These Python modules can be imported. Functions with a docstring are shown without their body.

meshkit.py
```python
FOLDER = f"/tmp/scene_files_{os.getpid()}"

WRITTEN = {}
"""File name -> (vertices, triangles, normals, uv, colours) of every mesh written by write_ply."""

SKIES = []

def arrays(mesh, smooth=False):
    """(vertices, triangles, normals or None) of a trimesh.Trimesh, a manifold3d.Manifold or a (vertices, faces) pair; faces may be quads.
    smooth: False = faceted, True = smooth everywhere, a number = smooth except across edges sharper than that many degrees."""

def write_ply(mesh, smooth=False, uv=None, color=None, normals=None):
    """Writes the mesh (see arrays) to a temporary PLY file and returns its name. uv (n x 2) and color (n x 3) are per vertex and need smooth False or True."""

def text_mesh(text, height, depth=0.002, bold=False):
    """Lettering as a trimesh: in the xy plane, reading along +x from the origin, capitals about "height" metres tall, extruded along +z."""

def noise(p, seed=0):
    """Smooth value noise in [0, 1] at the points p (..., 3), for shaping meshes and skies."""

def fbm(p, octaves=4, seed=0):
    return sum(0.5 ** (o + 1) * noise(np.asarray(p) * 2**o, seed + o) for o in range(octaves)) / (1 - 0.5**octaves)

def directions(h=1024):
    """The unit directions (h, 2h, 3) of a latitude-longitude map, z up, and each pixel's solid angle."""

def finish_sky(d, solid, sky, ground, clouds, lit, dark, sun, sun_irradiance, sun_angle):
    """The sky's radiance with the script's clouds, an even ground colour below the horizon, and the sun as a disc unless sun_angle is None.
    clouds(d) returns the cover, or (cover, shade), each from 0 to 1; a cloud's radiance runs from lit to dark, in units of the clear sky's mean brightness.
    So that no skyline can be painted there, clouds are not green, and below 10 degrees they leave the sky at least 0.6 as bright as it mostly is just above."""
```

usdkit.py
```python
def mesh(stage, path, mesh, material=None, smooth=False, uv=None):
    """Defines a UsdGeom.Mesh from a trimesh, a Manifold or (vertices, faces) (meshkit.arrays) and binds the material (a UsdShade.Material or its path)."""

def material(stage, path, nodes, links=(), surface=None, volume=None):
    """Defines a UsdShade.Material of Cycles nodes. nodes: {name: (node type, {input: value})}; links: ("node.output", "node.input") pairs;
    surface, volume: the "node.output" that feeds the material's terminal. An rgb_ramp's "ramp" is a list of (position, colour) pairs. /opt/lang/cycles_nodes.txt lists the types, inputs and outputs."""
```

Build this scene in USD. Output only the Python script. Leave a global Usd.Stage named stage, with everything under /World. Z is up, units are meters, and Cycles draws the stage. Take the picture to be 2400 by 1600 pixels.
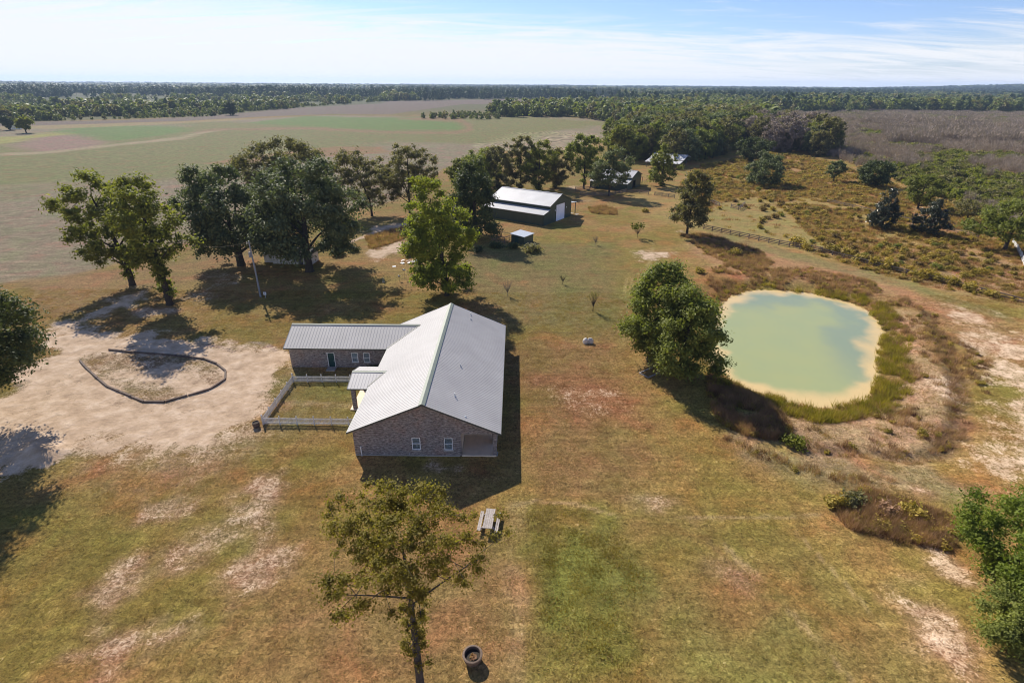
import math, re
import numpy as np, trimesh, shapely
from shapely.geometry import Polygon, LineString, box as sbox
import meshkit, usdkit
from pxr import Usd, UsdGeom, UsdLux, UsdShade, Gf, Sdf, Vt

stage = Usd.Stage.CreateInMemory()
UsdGeom.SetStageUpAxis(stage, UsdGeom.Tokens.z); UsdGeom.SetStageMetersPerUnit(stage, 1.0)
UsdGeom.Xform.Define(stage, '/World'); UsdGeom.Scope.Define(stage, '/World/Looks')

# ------------------------------------------------------------------ camera, sky, sun, exposure
CAM_H, FPX = 34.0, 1268.0
PITCH, ROLL = math.radians(25.47), math.radians(0.41)
FW = np.array([0, math.cos(PITCH), -math.sin(PITCH)]); RT0 = np.array([1, 0, 0.]); UP0 = np.cross(RT0, FW)
RT = math.cos(ROLL) * RT0 + math.sin(ROLL) * UP0; UP = np.cross(RT, FW); EYE = np.array([0, 0, CAM_H])
cam = UsdGeom.Camera.Define(stage, '/World/camera')
M = np.eye(4); M[0, :3], M[1, :3], M[2, :3], M[3, :3] = RT, UP, -FW, EYE
cam.AddTransformOp().Set(Gf.Matrix4d(*M.ravel().tolist()))
cam.CreateHorizontalApertureAttr(36.0); cam.CreateVerticalApertureAttr(36.0 * 682 / 1024)
cam.CreateFocalLengthAttr(36.0 * FPX / 2400); cam.CreateClippingRangeAttr(Gf.Vec2f(0.5, 40000))
EXPOSURE = 0.8
cam.CreateExposureAttr(EXPOSURE)
SUN_AZ, SUN_EL = -0.5231, 0.6678
SKY_STRENGTH, SUN_INTENSITY = 0.05, 1.25
HAZE_DENSITY = 7e-5

sun = UsdLux.DistantLight.Define(stage, '/World/sun')
sun.CreateIntensityAttr(SUN_INTENSITY); sun.CreateAngleAttr(0.53); sun.CreateNormalizeAttr(True); sun.CreateColorAttr(Gf.Vec3f(1.0, 0.93, 0.82))
S = np.array([math.sin(SUN_AZ) * math.cos(SUN_EL), math.cos(SUN_AZ) * math.cos(SUN_EL), math.sin(SUN_EL)])
xx = np.cross([0, 0, 1], S); xx /= np.linalg.norm(xx); yy = np.cross(S, xx)
sun.AddTransformOp().Set(Gf.Matrix4d(*xx, 0, *yy, 0, *S, 0, 0, 0, 0, 1))

dome = UsdLux.DomeLight.Define(stage, '/World/sky')
dome.GetPrim().SetCustomDataByKey('kind', 'structure')
skymat = usdkit.material(stage, '/World/Looks/sky_look', {
    'tc': ('texture_coordinate', {}),
    'sky': ('sky_texture', {'sky_type': 'single_scattering', 'sun_disc': False, 'sun_elevation': SUN_EL, 'sun_rotation': SUN_AZ, 'air_density': 0.9, 'aerosol_density': 0.25, 'ozone_density': 2.0}),
    'sep': ('separate_xyz', {}),
    'zc': ('math', {'math_type': 'maximum', 'value2': 0.0}),
    'zo': ('math', {'math_type': 'add', 'value2': 0.10}),
    'u': ('math', {'math_type': 'divide'}), 'v': ('math', {'math_type': 'divide'}),
    'uv': ('combine_xyz', {'z': 0.0}),
    'map': ('mapping', {'rotation': (0, 0, 0.95), 'scale': (0.55, 1.9, 1.0), 'location': (1.7, 0.6, 0)}),
    'n1': ('noise_texture', {'scale': 1.25, 'detail': 10.0, 'roughness': 0.62, 'distortion': 1.1}),
    'n2': ('noise_texture', {'scale': 0.22, 'detail': 3.0, 'roughness': 0.5}),
    'mul': ('math', {'math_type': 'multiply_add', 'value2': 0.9}),
    'h': ('map_range', {'range_type': 'smoothstep', 'from_min': 0.0, 'from_max': 0.13, 'to_min': 0.36, 'to_max': 0.0, 'clamp': True}),
    'lft': ('math', {'math_type': 'multiply', 'value2': -0.15}),
    'sum': ('math', {'math_type': 'add'}), 'sum2': ('math', {'math_type': 'add'}),
    'cov': ('map_range', {'range_type': 'smoothstep', 'from_min': 0.86, 'from_max': 1.26, 'to_min': 0.03, 'to_max': 0.97, 'clamp': True}),
    'tint': ('mix', {'mix_type': 'multiply', 'fac': 1.0, 'color2': (1.06, 1.18, 1.60)}), 'mx': ('mix', {'color2': (10.8, 11.0, 11.4)}), 'el': ('map_range', {'range_type': 'smoothstep', 'from_min': 0.10, 'from_max': 0.55, 'to_min': 1.0, 'to_max': 0.12, 'clamp': True}), 'cm': ('math', {'math_type': 'multiply'}),
    'bg': ('background_shader', {'strength': SKY_STRENGTH}),
}, [('tc.generated', 'sep.vector'), ('sep.z', 'zc.value1'), ('zc.value', 'zo.value1'), ('sep.x', 'u.value1'), ('zo.value', 'u.value2'),
    ('sep.y', 'v.value1'), ('zo.value', 'v.value2'), ('u.value', 'uv.x'), ('v.value', 'uv.y'), ('uv.vector', 'map.vector'),
    ('map.vector', 'n1.vector'), ('map.vector', 'n2.vector'), ('n2.fac', 'mul.value1'), ('n1.fac', 'mul.value3'),
    ('zc.value', 'h.value'), ('sep.x', 'lft.value1'), ('mul.value', 'sum.value1'), ('h.result', 'sum.value2'), ('sum.value', 'sum2.value1'), ('lft.value', 'sum2.value2'),
    ('sum2.value', 'cov.value'), ('sep.z', 'el.value'), ('cov.result', 'cm.value1'), ('el.result', 'cm.value2'), ('cm.value', 'mx.fac'), ('sky.color', 'tint.color1'), ('tint.color', 'mx.color1'), ('mx.color', 'bg.color')], surface='bg.background')
UsdShade.MaterialBindingAPI.Apply(dome.GetPrim()).Bind(skymat)

# ------------------------------------------------------------------ helpers
def ray(px, py): return FW + (px - 1200) / FPX * RT + (800 - py) / FPX * UP
def F(px, py, z=0.0):                       # point of the photograph (2400 x 1600) -> point on the level z
    d = ray(px, py); t = (z - CAM_H) / d[2]
    return EYE + d * t
K = 2400 / 2352.0
def G(x, y, z=0.0): return F(x * K, y * K, z)
def poly(pts, z=0.0): return Polygon([tuple(G(x, y, z)[:2]) for x, y in pts]).buffer(0)
def project(p):
    p = np.atleast_2d(p) - EYE; z = p @ FW
    return 1200 + FPX * (p @ RT) / z, 800 - FPX * (p @ UP) / z, z
def height_at(base, top_y):
    lo, hi = 0.0, 60.0
    for _ in range(40):
        m = (lo + hi) / 2
        if project(base + np.array([0, 0, m]))[1][0] > top_y: lo = m
        else: hi = m
    return m
USED = {}
def numbered(name, parent='/World'):
    k = (str(parent), name); n = USED.get(k, 0); USED[k] = n + 1
    return name if n == 0 else f'{name}_{n:03d}'
def keys(p, label=None, cat=None, group=None, kind=None):
    for k, v in (('label', label), ('category', cat), ('group', group), ('kind', kind)):
        if v: p.SetCustomDataByKey(k, v)
    return p
def thing(name, label, cat, loc=(0, 0, 0), rot=0.0, scale=None, group=None, kind=None):
    x = UsdGeom.Xform.Define(stage, '/World/' + numbered(name))
    x.AddTranslateOp().Set(Gf.Vec3d(*map(float, loc))); x.AddRotateZOp().Set(float(rot))
    s = (1, 1, 1) if scale is None else (scale, scale, scale) if np.ndim(scale) == 0 else scale
    x.AddScaleOp().Set(Gf.Vec3f(*map(float, s)))
    return keys(x.GetPrim(), label, cat, group, kind)
def copy_of(src, loc, rot=0.0, scale=None, label=None, group=None, name=None):
    was = src.GetCustomData()
    base = name or re.sub(r'_\d{3}$', '', src.GetName())
    r = thing(base, label or was.get('label'), was.get('category'), loc, rot, scale, group or was.get('group'))
    r.GetReferences().AddInternalReference(src.GetPath()); r.SetInstanceable(True)
    return r
def part(name, mesh, m, parent, smooth=False, label=None, kind=None):
    pp = parent.GetPath() if hasattr(parent, 'GetPath') else Sdf.Path(parent)
    pr = usdkit.mesh(stage, f'{pp}/{numbered(name, pp)}', mesh, m, smooth=smooth).GetPrim()
    return keys(pr, label, kind=kind)
def solo(name, mesh, m, label, cat, group=None, kind=None, smooth=False):
    return keys(usdkit.mesh(stage, '/World/' + numbered(name), mesh, m, smooth=smooth).GetPrim(), label, cat, group, kind)

class MB:
    def __init__(s): s.v, s.f, s.n = [], [], 0
    def add(s, v, f):
        v = np.asarray(v, float); f = np.asarray(f, int)
        if f.shape[1] == 4: f = np.vstack([f[:, [0, 1, 2]], f[:, [0, 2, 3]]])
        s.v.append(v); s.f.append(f + s.n); s.n += len(v); return s
    def box(s, c, size, rz=0.0, rx=0.0, ry=0.0):
        b = np.array([[x, y, z] for z in (-.5, .5) for y in (-.5, .5) for x in (-.5, .5)]) * size
        for a, (i, j) in ((rx, (1, 2)), (ry, (2, 0)), (rz, (0, 1))):
            if a:
                q = b.copy(); q[:, i] = math.cos(a) * b[:, i] - math.sin(a) * b[:, j]; q[:, j] = math.sin(a) * b[:, i] + math.cos(a) * b[:, j]; b = q
        return s.add(b + np.asarray(c, float), [[0, 2, 3, 1], [4, 5, 7, 6], [0, 1, 5, 4], [2, 6, 7, 3], [0, 4, 6, 2], [1, 3, 7, 5]])
    def bar(s, a, b, w, h, up=(0, 0, 1)):            # box beam from a to b
        a, b = np.asarray(a, float), np.asarray(b, float); d = b - a; d /= np.linalg.norm(d)
        x = np.cross(d, up)
        if np.linalg.norm(x) < 1e-6: x = np.array([1., 0, 0])
        x /= np.linalg.norm(x); y = np.cross(x, d)
        v = [p + sx * x * w / 2 + sy * y * h / 2 for p in (a, b) for sx, sy in ((-1, -1), (1, -1), (1, 1), (-1, 1))]
        return s.add(v, [[0, 3, 2, 1], [4, 5, 6, 7], [0, 1, 5, 4], [1, 2, 6, 5], [2, 3, 7, 6], [3, 0, 4, 7]])
    def tube(s, pts, rad, n=6, cap=True):
        pts = np.asarray(pts, float); rad = np.broadcast_to(rad, len(pts)); m = len(pts)
        t = np.gradient(pts, axis=0); t /= np.linalg.norm(t, axis=1, keepdims=True) + 1e-12
        ref = np.where(np.abs(t[:, [2]]) > .9, [[1., 0, 0]], [[0, 0, 1.]])
        a = np.cross(t, ref); a /= np.linalg.norm(a, axis=1, keepdims=True); b = np.cross(t, a)
        th = np.arange(n) / n * 2 * np.pi
        v = (pts[:, None] + rad[:, None, None] * (np.cos(th)[None, :, None] * a[:, None] + np.sin(th)[None, :, None] * b[:, None])).reshape(-1, 3)
        i = np.arange(m - 1)[:, None] * n; j = np.arange(n)[None]; k = (j + 1) % n
        f = np.stack([i + j, i + k, i + n + k, i + n + j], -1).reshape(-1, 4)
        s.add(v, f)
        if cap:
            c = s.n; s.add(pts[[0, -1]], np.zeros((0, 3), int)); o = c - m * n
            fa = np.stack([np.full(n, c), o + np.arange(n), o + (np.arange(n) + 1) % n], -1)
            fb = np.stack([np.full(n, c + 1), o + (m - 1) * n + (np.arange(n) + 1) % n, o + (m - 1) * n + np.arange(n)], -1)
            s.f.append(np.vstack([fa, fb]))
        return s
    def prism(s, pg, T, depth):      # polygon with holes in (u, v), placed by T(u, v, w), w from 0 to depth
        m = trimesh.creation.extrude_polygon(pg, depth, engine='earcut')
        return s.add(np.array([T(*p) for p in m.vertices]), m.faces)
    def tri(s, tm): return s.add(tm.vertices, tm.faces)
    def mesh(s): return np.vstack(s.v), np.vstack(s.f)

def lathe(profile, n=24): return trimesh.creation.revolve(np.array(profile), sections=n)

# ------------------------------------------------------------------ materials
def mat(name, color, rough=0.7, var=0.25, scale=3.0, bump=0.0, bscale=20.0, metallic=0.0, spec=0.4, var2=None):
    n = {'g': ('geometry', {}), 'no': ('noise_texture', {'scale': scale, 'detail': 5.0, 'roughness': 0.6}),
         'r': ('map_range', {'from_min': 0.25, 'from_max': 0.75, 'to_min': 1 - var, 'to_max': 1 + var}),
         'oi': ('object_info', {}), 'rr': ('map_range', {'to_min': 0.88, 'to_max': 1.1}), 'mm': ('math', {'math_type': 'multiply'}),
         'c': ('mix', {'mix_type': 'multiply', 'fac': 1.0, 'color1': color}),
         'p': ('principled_bsdf', {'roughness': rough, 'metallic': metallic, 'specular_ior_level': spec})}
    l = [('g.position', 'no.vector'), ('no.fac', 'r.value'), ('oi.random', 'rr.value'), ('r.result', 'mm.value1'), ('rr.result', 'mm.value2'), ('mm.value', 'c.color2'), ('c.color', 'p.base_color')]
    if bump:
        n['bn'] = ('noise_texture', {'scale': bscale, 'detail': 4.0}); n['b'] = ('bump', {'strength': bump, 'distance': 0.02})
        l += [('g.position', 'bn.vector'), ('bn.fac', 'b.height'), ('b.normal', 'p.normal')]
    return usdkit.material(stage, '/World/Looks/' + name, n, l, surface='p.BSDF')

def leafmat(name, ramp, trans=0.35, rough=0.62, spec=0.18, tcol=None, clump=0.5):
    """ramp: colours for a leaf's own random shade; clumps of darker and lighter leaves ride on position."""
    n = {'g': ('geometry', {}), 'oi': ('object_info', {}), 'tc': ('texture_coordinate', {}),
         'no': ('noise_texture', {'scale': clump, 'detail': 2.0}),
         'a': ('math', {'math_type': 'multiply_add', 'value2': 0.45}), 'nm': ('map_range', {'from_min': 0.3, 'from_max': 0.7, 'to_min': 0.0, 'to_max': 0.4}),
         'ob': ('math', {'math_type': 'multiply_add', 'value2': 0.16}),
         'rp': ('rgb_ramp', {'ramp': ramp}),
         'tm': ('mix', {'mix_type': 'multiply', 'fac': 1.0, 'color2': tcol or (1.5, 1.6, 0.7)}),
         'p': ('principled_bsdf', {'roughness': rough, 'specular_ior_level': spec}),
         't': ('translucent_bsdf', {}), 'm': ('mix_closure', {'fac': trans})}
    l = [('g.position', 'no.vector'), ('no.fac', 'nm.value'), ('g.random_per_island', 'a.value1'), ('nm.result', 'a.value3'), ('oi.random', 'ob.value1'), ('a.value', 'ob.value3'),
         ('ob.value', 'rp.fac'), ('rp.color', 'p.base_color'), ('rp.color', 'tm.color1'), ('tm.color', 't.color'), ('p.BSDF', 'm.closure1'), ('t.BSDF', 'm.closure2')]
    return usdkit.material(stage, '/World/Looks/' + name, n, l, surface='m.closure')

def C(*c): return tuple(c)
L = {}
L['live'] = leafmat('leaf_live_oak', [(0, C(0.083, 0.097, 0.041)), (.45, C(0.175, 0.192, 0.082)), (.8, C(0.293, 0.289, 0.133)), (1, C(0.466, 0.429, 0.216))], .22, .62, .18, (1.2, 1.4, .7))
L['pecan'] = leafmat('leaf_pecan', [(0, C(0.087, 0.101, 0.023)), (.45, C(0.188, 0.195, 0.041)), (.8, C(0.374, 0.325, 0.070)), (1, C(0.547, 0.426, 0.082))], .35)
L['olive'] = leafmat('leaf_olive_brown', [(0, C(0.092, 0.088, 0.041)), (.45, C(0.196, 0.174, 0.070)), (.8, C(0.323, 0.283, 0.115)), (1, C(0.439, 0.335, 0.129))], .3)
L['gum'] = leafmat('leaf_yellow_gum', [(0, C(0.084, 0.109, 0.020)), (.4, C(0.206, 0.224, 0.030)), (.75, C(0.354, 0.337, 0.040)), (1, C(0.523, 0.412, 0.038))], .40)
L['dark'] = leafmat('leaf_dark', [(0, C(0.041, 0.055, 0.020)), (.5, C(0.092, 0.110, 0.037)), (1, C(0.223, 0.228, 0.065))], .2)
L['green'] = leafmat('leaf_mid_green', [(0, C(0.101, 0.119, 0.028)), (.5, C(0.221, 0.239, 0.051)), (1, C(0.465, 0.408, 0.093))], .32)
L['bright'] = leafmat('leaf_bright_green', [(0, C(0.083, 0.115, 0.018)), (.5, C(0.185, 0.224, 0.032)), (1, C(0.369, 0.368, 0.069))], .42)
L['magnolia'] = leafmat('leaf_magnolia', [(0, C(0.024, 0.031, 0.014)), (.6, C(0.054, 0.062, 0.028)), (1, C(0.154, 0.109, 0.050))], .10, .34, .45)
L['yellow'] = leafmat('leaf_yellow_green', [(0, C(0.104, 0.118, 0.021)), (.5, C(0.196, 0.197, 0.031)), (1, C(0.310, 0.256, 0.051))], .4)
L['scrub'] = leafmat('leaf_scrub', [(0, C(0.172, 0.144, 0.030)), (.4, C(0.346, 0.254, 0.049)), (.75, C(0.542, 0.363, 0.076)), (1, C(0.737, 0.419, 0.125))], .28)
L['weed'] = leafmat('leaf_brown_weed', [(0, C(0.177, 0.113, 0.072)), (.4, C(0.370, 0.221, 0.134)), (.75, C(0.591, 0.385, 0.221)), (1, C(0.886, 0.620, 0.355))], .25)
L['reed'] = leafmat('leaf_green_reed', [(0, C(0.131, 0.123, 0.017)), (.5, C(0.305, 0.236, 0.034)), (1, C(0.567, 0.374, 0.079))], .35)
L['straw'] = leafmat('leaf_straw_grass', [(0, C(0.201, 0.148, 0.048)), (.5, C(0.347, 0.251, 0.080)), (1, C(0.530, 0.391, 0.140))], .45, tcol=(1.2, 1.15, .8))
L['lawn'] = leafmat('leaf_lawn', [(0, C(0.145, 0.122, 0.022)), (.5, C(0.260, 0.203, 0.036)), (1, C(0.416, 0.300, 0.067))], .45, tcol=(1.3, 1.3, .7))
L['rust'] = leafmat('leaf_rust_grass', [(0, C(0.163, 0.098, 0.043)), (.5, C(0.293, 0.170, 0.073)), (1, C(0.439, 0.277, 0.130))], .45, tcol=(1.2, 1.0, .8))
L['twig'] = leafmat('twig_grey', [(0, C(0.188, 0.150, 0.130)), (.5, C(0.338, 0.272, 0.237)), (1, C(0.525, 0.424, 0.375))], .1, .8, .1)
L['pine'] = leafmat('leaf_pine', [(0, C(0.042, 0.069, 0.034)), (.5, C(0.088, 0.126, 0.055)), (1, C(0.173, 0.219, 0.092))], .15, clump=.02)
L['farwood'] = leafmat('leaf_far_wood', [(0, C(0.094, 0.124, 0.045)), (.45, C(0.205, 0.226, 0.074)), (.8, C(0.344, 0.314, 0.114)), (1, C(0.533, 0.359, 0.142))], .22, clump=.012)
BARK = mat('bark', (.055, .045, .037), .9, .45, 4.0, .6, 9.0, spec=.1)
BARK_PALE = mat('bark_grey', (.20, .18, .155), .9, .4, 5.0, .5, 9.0, spec=.1)
WHITE = mat('white_paint', (.68, .68, .67), .5, .08, 2.0)
OLDWOOD = mat('weathered_wood', (.29, .255, .23), .85, .35, 6.0, .4, 12.0)
RAILWOOD = mat('dark_rail_wood', (.16, .125, .105), .85, .35, 6.0, .4, 12.0)
TIMBER = mat('dark_timber', (.095, .068, .055), .9, .4, 3.0, .4, 12.0)
CONCRETE = mat('concrete', (.36, .33, .29), .85, .2, 2.0, .2, 15.0)
STUCCO = mat('tan_stucco', (.62, .50, .37), .85, .12, 2.0)
BLINDS = mat('window_blind', (.50, .52, .55), .7, .06, 4.0)
ROOFM = mat('pale_metal_roof', (.395, .383, .376), .55, .09, .35, spec=.25)
ROOFB = mat('barn_metal_roof', (.45, .45, .455), .5, .10, .3, spec=.35)
TRIM = mat('green_trim', (.165, .19, .155), .5, .1, 1.0)
EAVE = mat('dark_fascia', (.055, .060, .055), .6, .2, 1.0)
BARNG = mat('barn_green', (.030, .050, .038), .45, .14, .6, spec=.4)
DOORG = mat('dark_green_door', (.010, .045, .045), .35, .1, 2.0)
DOORW = mat('white_shutter_door', (.72, .74, .80), .45, .05, 1.0)
DARK = mat('opening_shade', (.012, .012, .012), .9, .2, 1.0)  # near-black colour that stands for the shade inside openings
RUSTY = mat('dark_iron', (.028, .022, .02), .7, .4, 5.0)
GALV = mat('galvanised_steel', (.42, .45, .48), .45, .12, 3.0, metallic=.5)
POTM = mat('clay_planter', (.105, .072, .052), .8, .35, 5.0, .5, 14.0)
SOIL = mat('dark_soil', (.03, .024, .018), .95, .4, 9.0)
FENCEW = mat('shaded_white_fence', (.56, .55, .54), .6, .15, 2.0)  # white paint greyed: shade of the backlit near side is in the colour
POLEM = mat('pole_grey', (.21, .225, .25), .55, .15, 3.0)
STONE = mat('pale_stone', (.50, .475, .44), .9, .25, 4.0, .6, 10.0)
OLDPANEL = mat('old_white_panel', (.46, .44, .40), .7, .3, 2.0)
OLDROOF = mat('old_dark_roof', (.07, .068, .066), .8, .4, 1.5)
ORANGE = mat('rusted_pole', (.30, .14, .05), .7, .3, 3.0)
PALEB = mat('pale_far_building', (.70, .70, .69), .5, .08, .2)
GLASS = usdkit.material(stage, '/World/Looks/window_glass', {'f': ('fresnel', {'IOR': 1.5}), 't': ('transparent_bsdf', {'color': (.80, .84, .86)}), 'g': ('glossy_bsdf', {'color': (1, 1, 1), 'roughness': .03}), 'm': ('mix_closure', {})},
    [('f.fac', 'm.fac'), ('t.BSDF', 'm.closure1'), ('g.BSDF', 'm.closure2')], surface='m.closure')
BRICK = usdkit.material(stage, '/World/Looks/brick_wall', {
    'g': ('geometry', {}), 's': ('separate_xyz', {}), 'u': ('math', {'math_type': 'add'}), 'cv': ('combine_xyz', {'z': 0.0}),
    'b': ('brick_texture', {'scale': 1.0, 'brick_width': .22, 'row_height': .078, 'mortar_size': .011, 'mortar_smooth': .2, 'bias': -.1, 'color1': (.118, .097, .090), 'color2': (.245, .216, .204), 'mortar': (.25, .24, .23)}),
    'mp': ('mapping', {'scale': (1.1, 3.2, 1.0)}), 'n': ('noise_texture', {'scale': 2.6, 'detail': 3.0, 'roughness': .7}), 'r': ('map_range', {'from_min': .3, 'from_max': .7, 'to_min': .30, 'to_max': 1.85}),
    'n2': ('noise_texture', {'scale': .5, 'detail': 3.0}), 'rp': ('rgb_ramp', {'ramp': [(.3, C(.9, .85, .85)), (.5, C(1, 1, 1)), (.7, C(1.12, .92, .84))]}),
    'c': ('mix', {'mix_type': 'multiply', 'fac': 1.0}), 'c2': ('mix', {'mix_type': 'multiply', 'fac': 1.0}), 'bu': ('bump', {'strength': .6, 'distance': .012, 'invert': True}), 'p': ('principled_bsdf', {'roughness': .85, 'specular_ior_level': .2})},
    [('g.position', 's.vector'), ('s.x', 'u.value1'), ('s.y', 'u.value2'), ('u.value', 'cv.x'), ('s.z', 'cv.y'), ('cv.vector', 'b.vector'), ('cv.vector', 'mp.vector'), ('mp.vector', 'n.vector'), ('n.fac', 'r.value'),
     ('cv.vector', 'n2.vector'), ('n2.fac', 'rp.fac'), ('b.color', 'c.color1'), ('r.result', 'c.color2'), ('c.color', 'c2.color1'), ('rp.color', 'c2.color2'), ('c2.color', 'p.base_color'), ('b.fac', 'bu.height'), ('bu.normal', 'p.normal')], surface='p.BSDF')

# ------------------------------------------------------------------ the ground: heights and colours
POND_Z = -0.9
POND = Polygon([(27.5, 65.0), (27.7, 67.1), (29.2, 72), (31.0, 77.6), (33.2, 83.0), (35.8, 87.7), (39.8, 92.2), (43.6, 95.6), (47.8, 96.3), (52.0, 95.7), (55.6, 94.8), (58.1, 92.5), (60.2, 89.9), (61.0, 85.7), (59.8, 81.0), (57.2, 76.0),
                (53.3, 70.4), (50.4, 65.3), (47.5, 61.3), (44.9, 58.6), (42.3, 56.8), (39.6, 55.9), (36.6, 55.7), (34.5, 56.3), (33.2, 57.7), (31.5, 59.3), (30.2, 60.6), (29.0, 62.5)]).buffer(1.5).buffer(-1.5)
def sdf(pg, x, y):                                    # > 0 inside
    p = shapely.points(x, y); shapely.prepare(pg)
    d = shapely.distance(pg.boundary, p)
    return np.where(shapely.contains(pg, p), d, -d)
def sst(a, b, x):
    t = np.clip((x - a) / (b - a), 0, 1); return t * t * (3 - 2 * t)
def nz(x, y, s, seed=0, o=4): return meshkit.fbm(np.stack([x / s, y / s, np.zeros_like(x)], -1), o, seed)
DITCH = LineString([tuple(F(1400 + a / 2.352, 550 + b / 2.352)[:2]) for a, b in ((1830, 440), (1890, 560), (1950, 680), (1985, 800), (2010, 920), (1985, 1060), (1950, 1150), (1870, 1225), (1700, 1235), (1450, 1200), (1250, 1190), (1050, 1120))])
def ground_z(x, y):
    x = np.asarray(x, float); y = np.asarray(y, float); sh = x.shape; x = x.ravel(); y = y.ravel()
    z = (nz(x, y, 34.0, 3, 3) - .5) * .5 * sst(0, 6, 200 - np.hypot(x, y - 40) * .6 + 0)
    flat = sst(24, 10, np.hypot((x + 9) / 1.3, (y - 58) / 1.5)); z = z * (1 - flat)
    m = (np.abs(x - 44) < 32) & (np.abs(y - 74) < 42)
    if m.any():
        d = sdf(POND, x[m], y[m])
        zz = z[m]
        edge = POND_Z - .02 + np.where(d > 0, -np.minimum(d * .22, 1.1), np.minimum(-d * .02, .03))
        w = sst(-6.5, -.2, d)
        zz = zz * (1 - w) + edge * w
        z[m] = zz
    md = (np.abs(x - 60) < 50) & (y > 35) & (y < 110)
    if md.any():
        d = shapely.distance(DITCH, shapely.points(x[md], y[md])); z[md] -= .35 * sst(1.6, .2, d) * (sst(-1, 2, shapely.distance(POND, shapely.points(x[md], y[md]))))
    far = sst(2200, 5200, y + .0 * x)
    z = z + far * (46 * sst(.55, .95, x / np.maximum(y, 1)) + 20 * sst(.75, 1.0, -x / np.maximum(y, 1)) + 14 * (nz(x, y, 2600., 9, 2) - .5))
    return z.reshape(sh)
def at(x, y): return np.array([x, y, float(ground_z(np.array([x]), np.array([y]))[0])])
def on(px, py):                                       # photo point -> ground with its height
    p = F(px, py); return at(p[0], p[1])

TAN = (.285, .188, .064); GRASS = (.222, .172, .042); STUBBLE = (.238, .198, .118); FIELDG = (.180, .182, .060); BROWN = (.175, .138, .10)
PAST = (.31, .225, .078); REDT = (.33, .19, .085); RUSTG = (.28, .135, .050); SANDC = (.60, .475, .36); WEEDC = (.22, .15, .085); DUST = (.36, .285, .20); GREEN2 = (.150, .155, .030)
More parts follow.
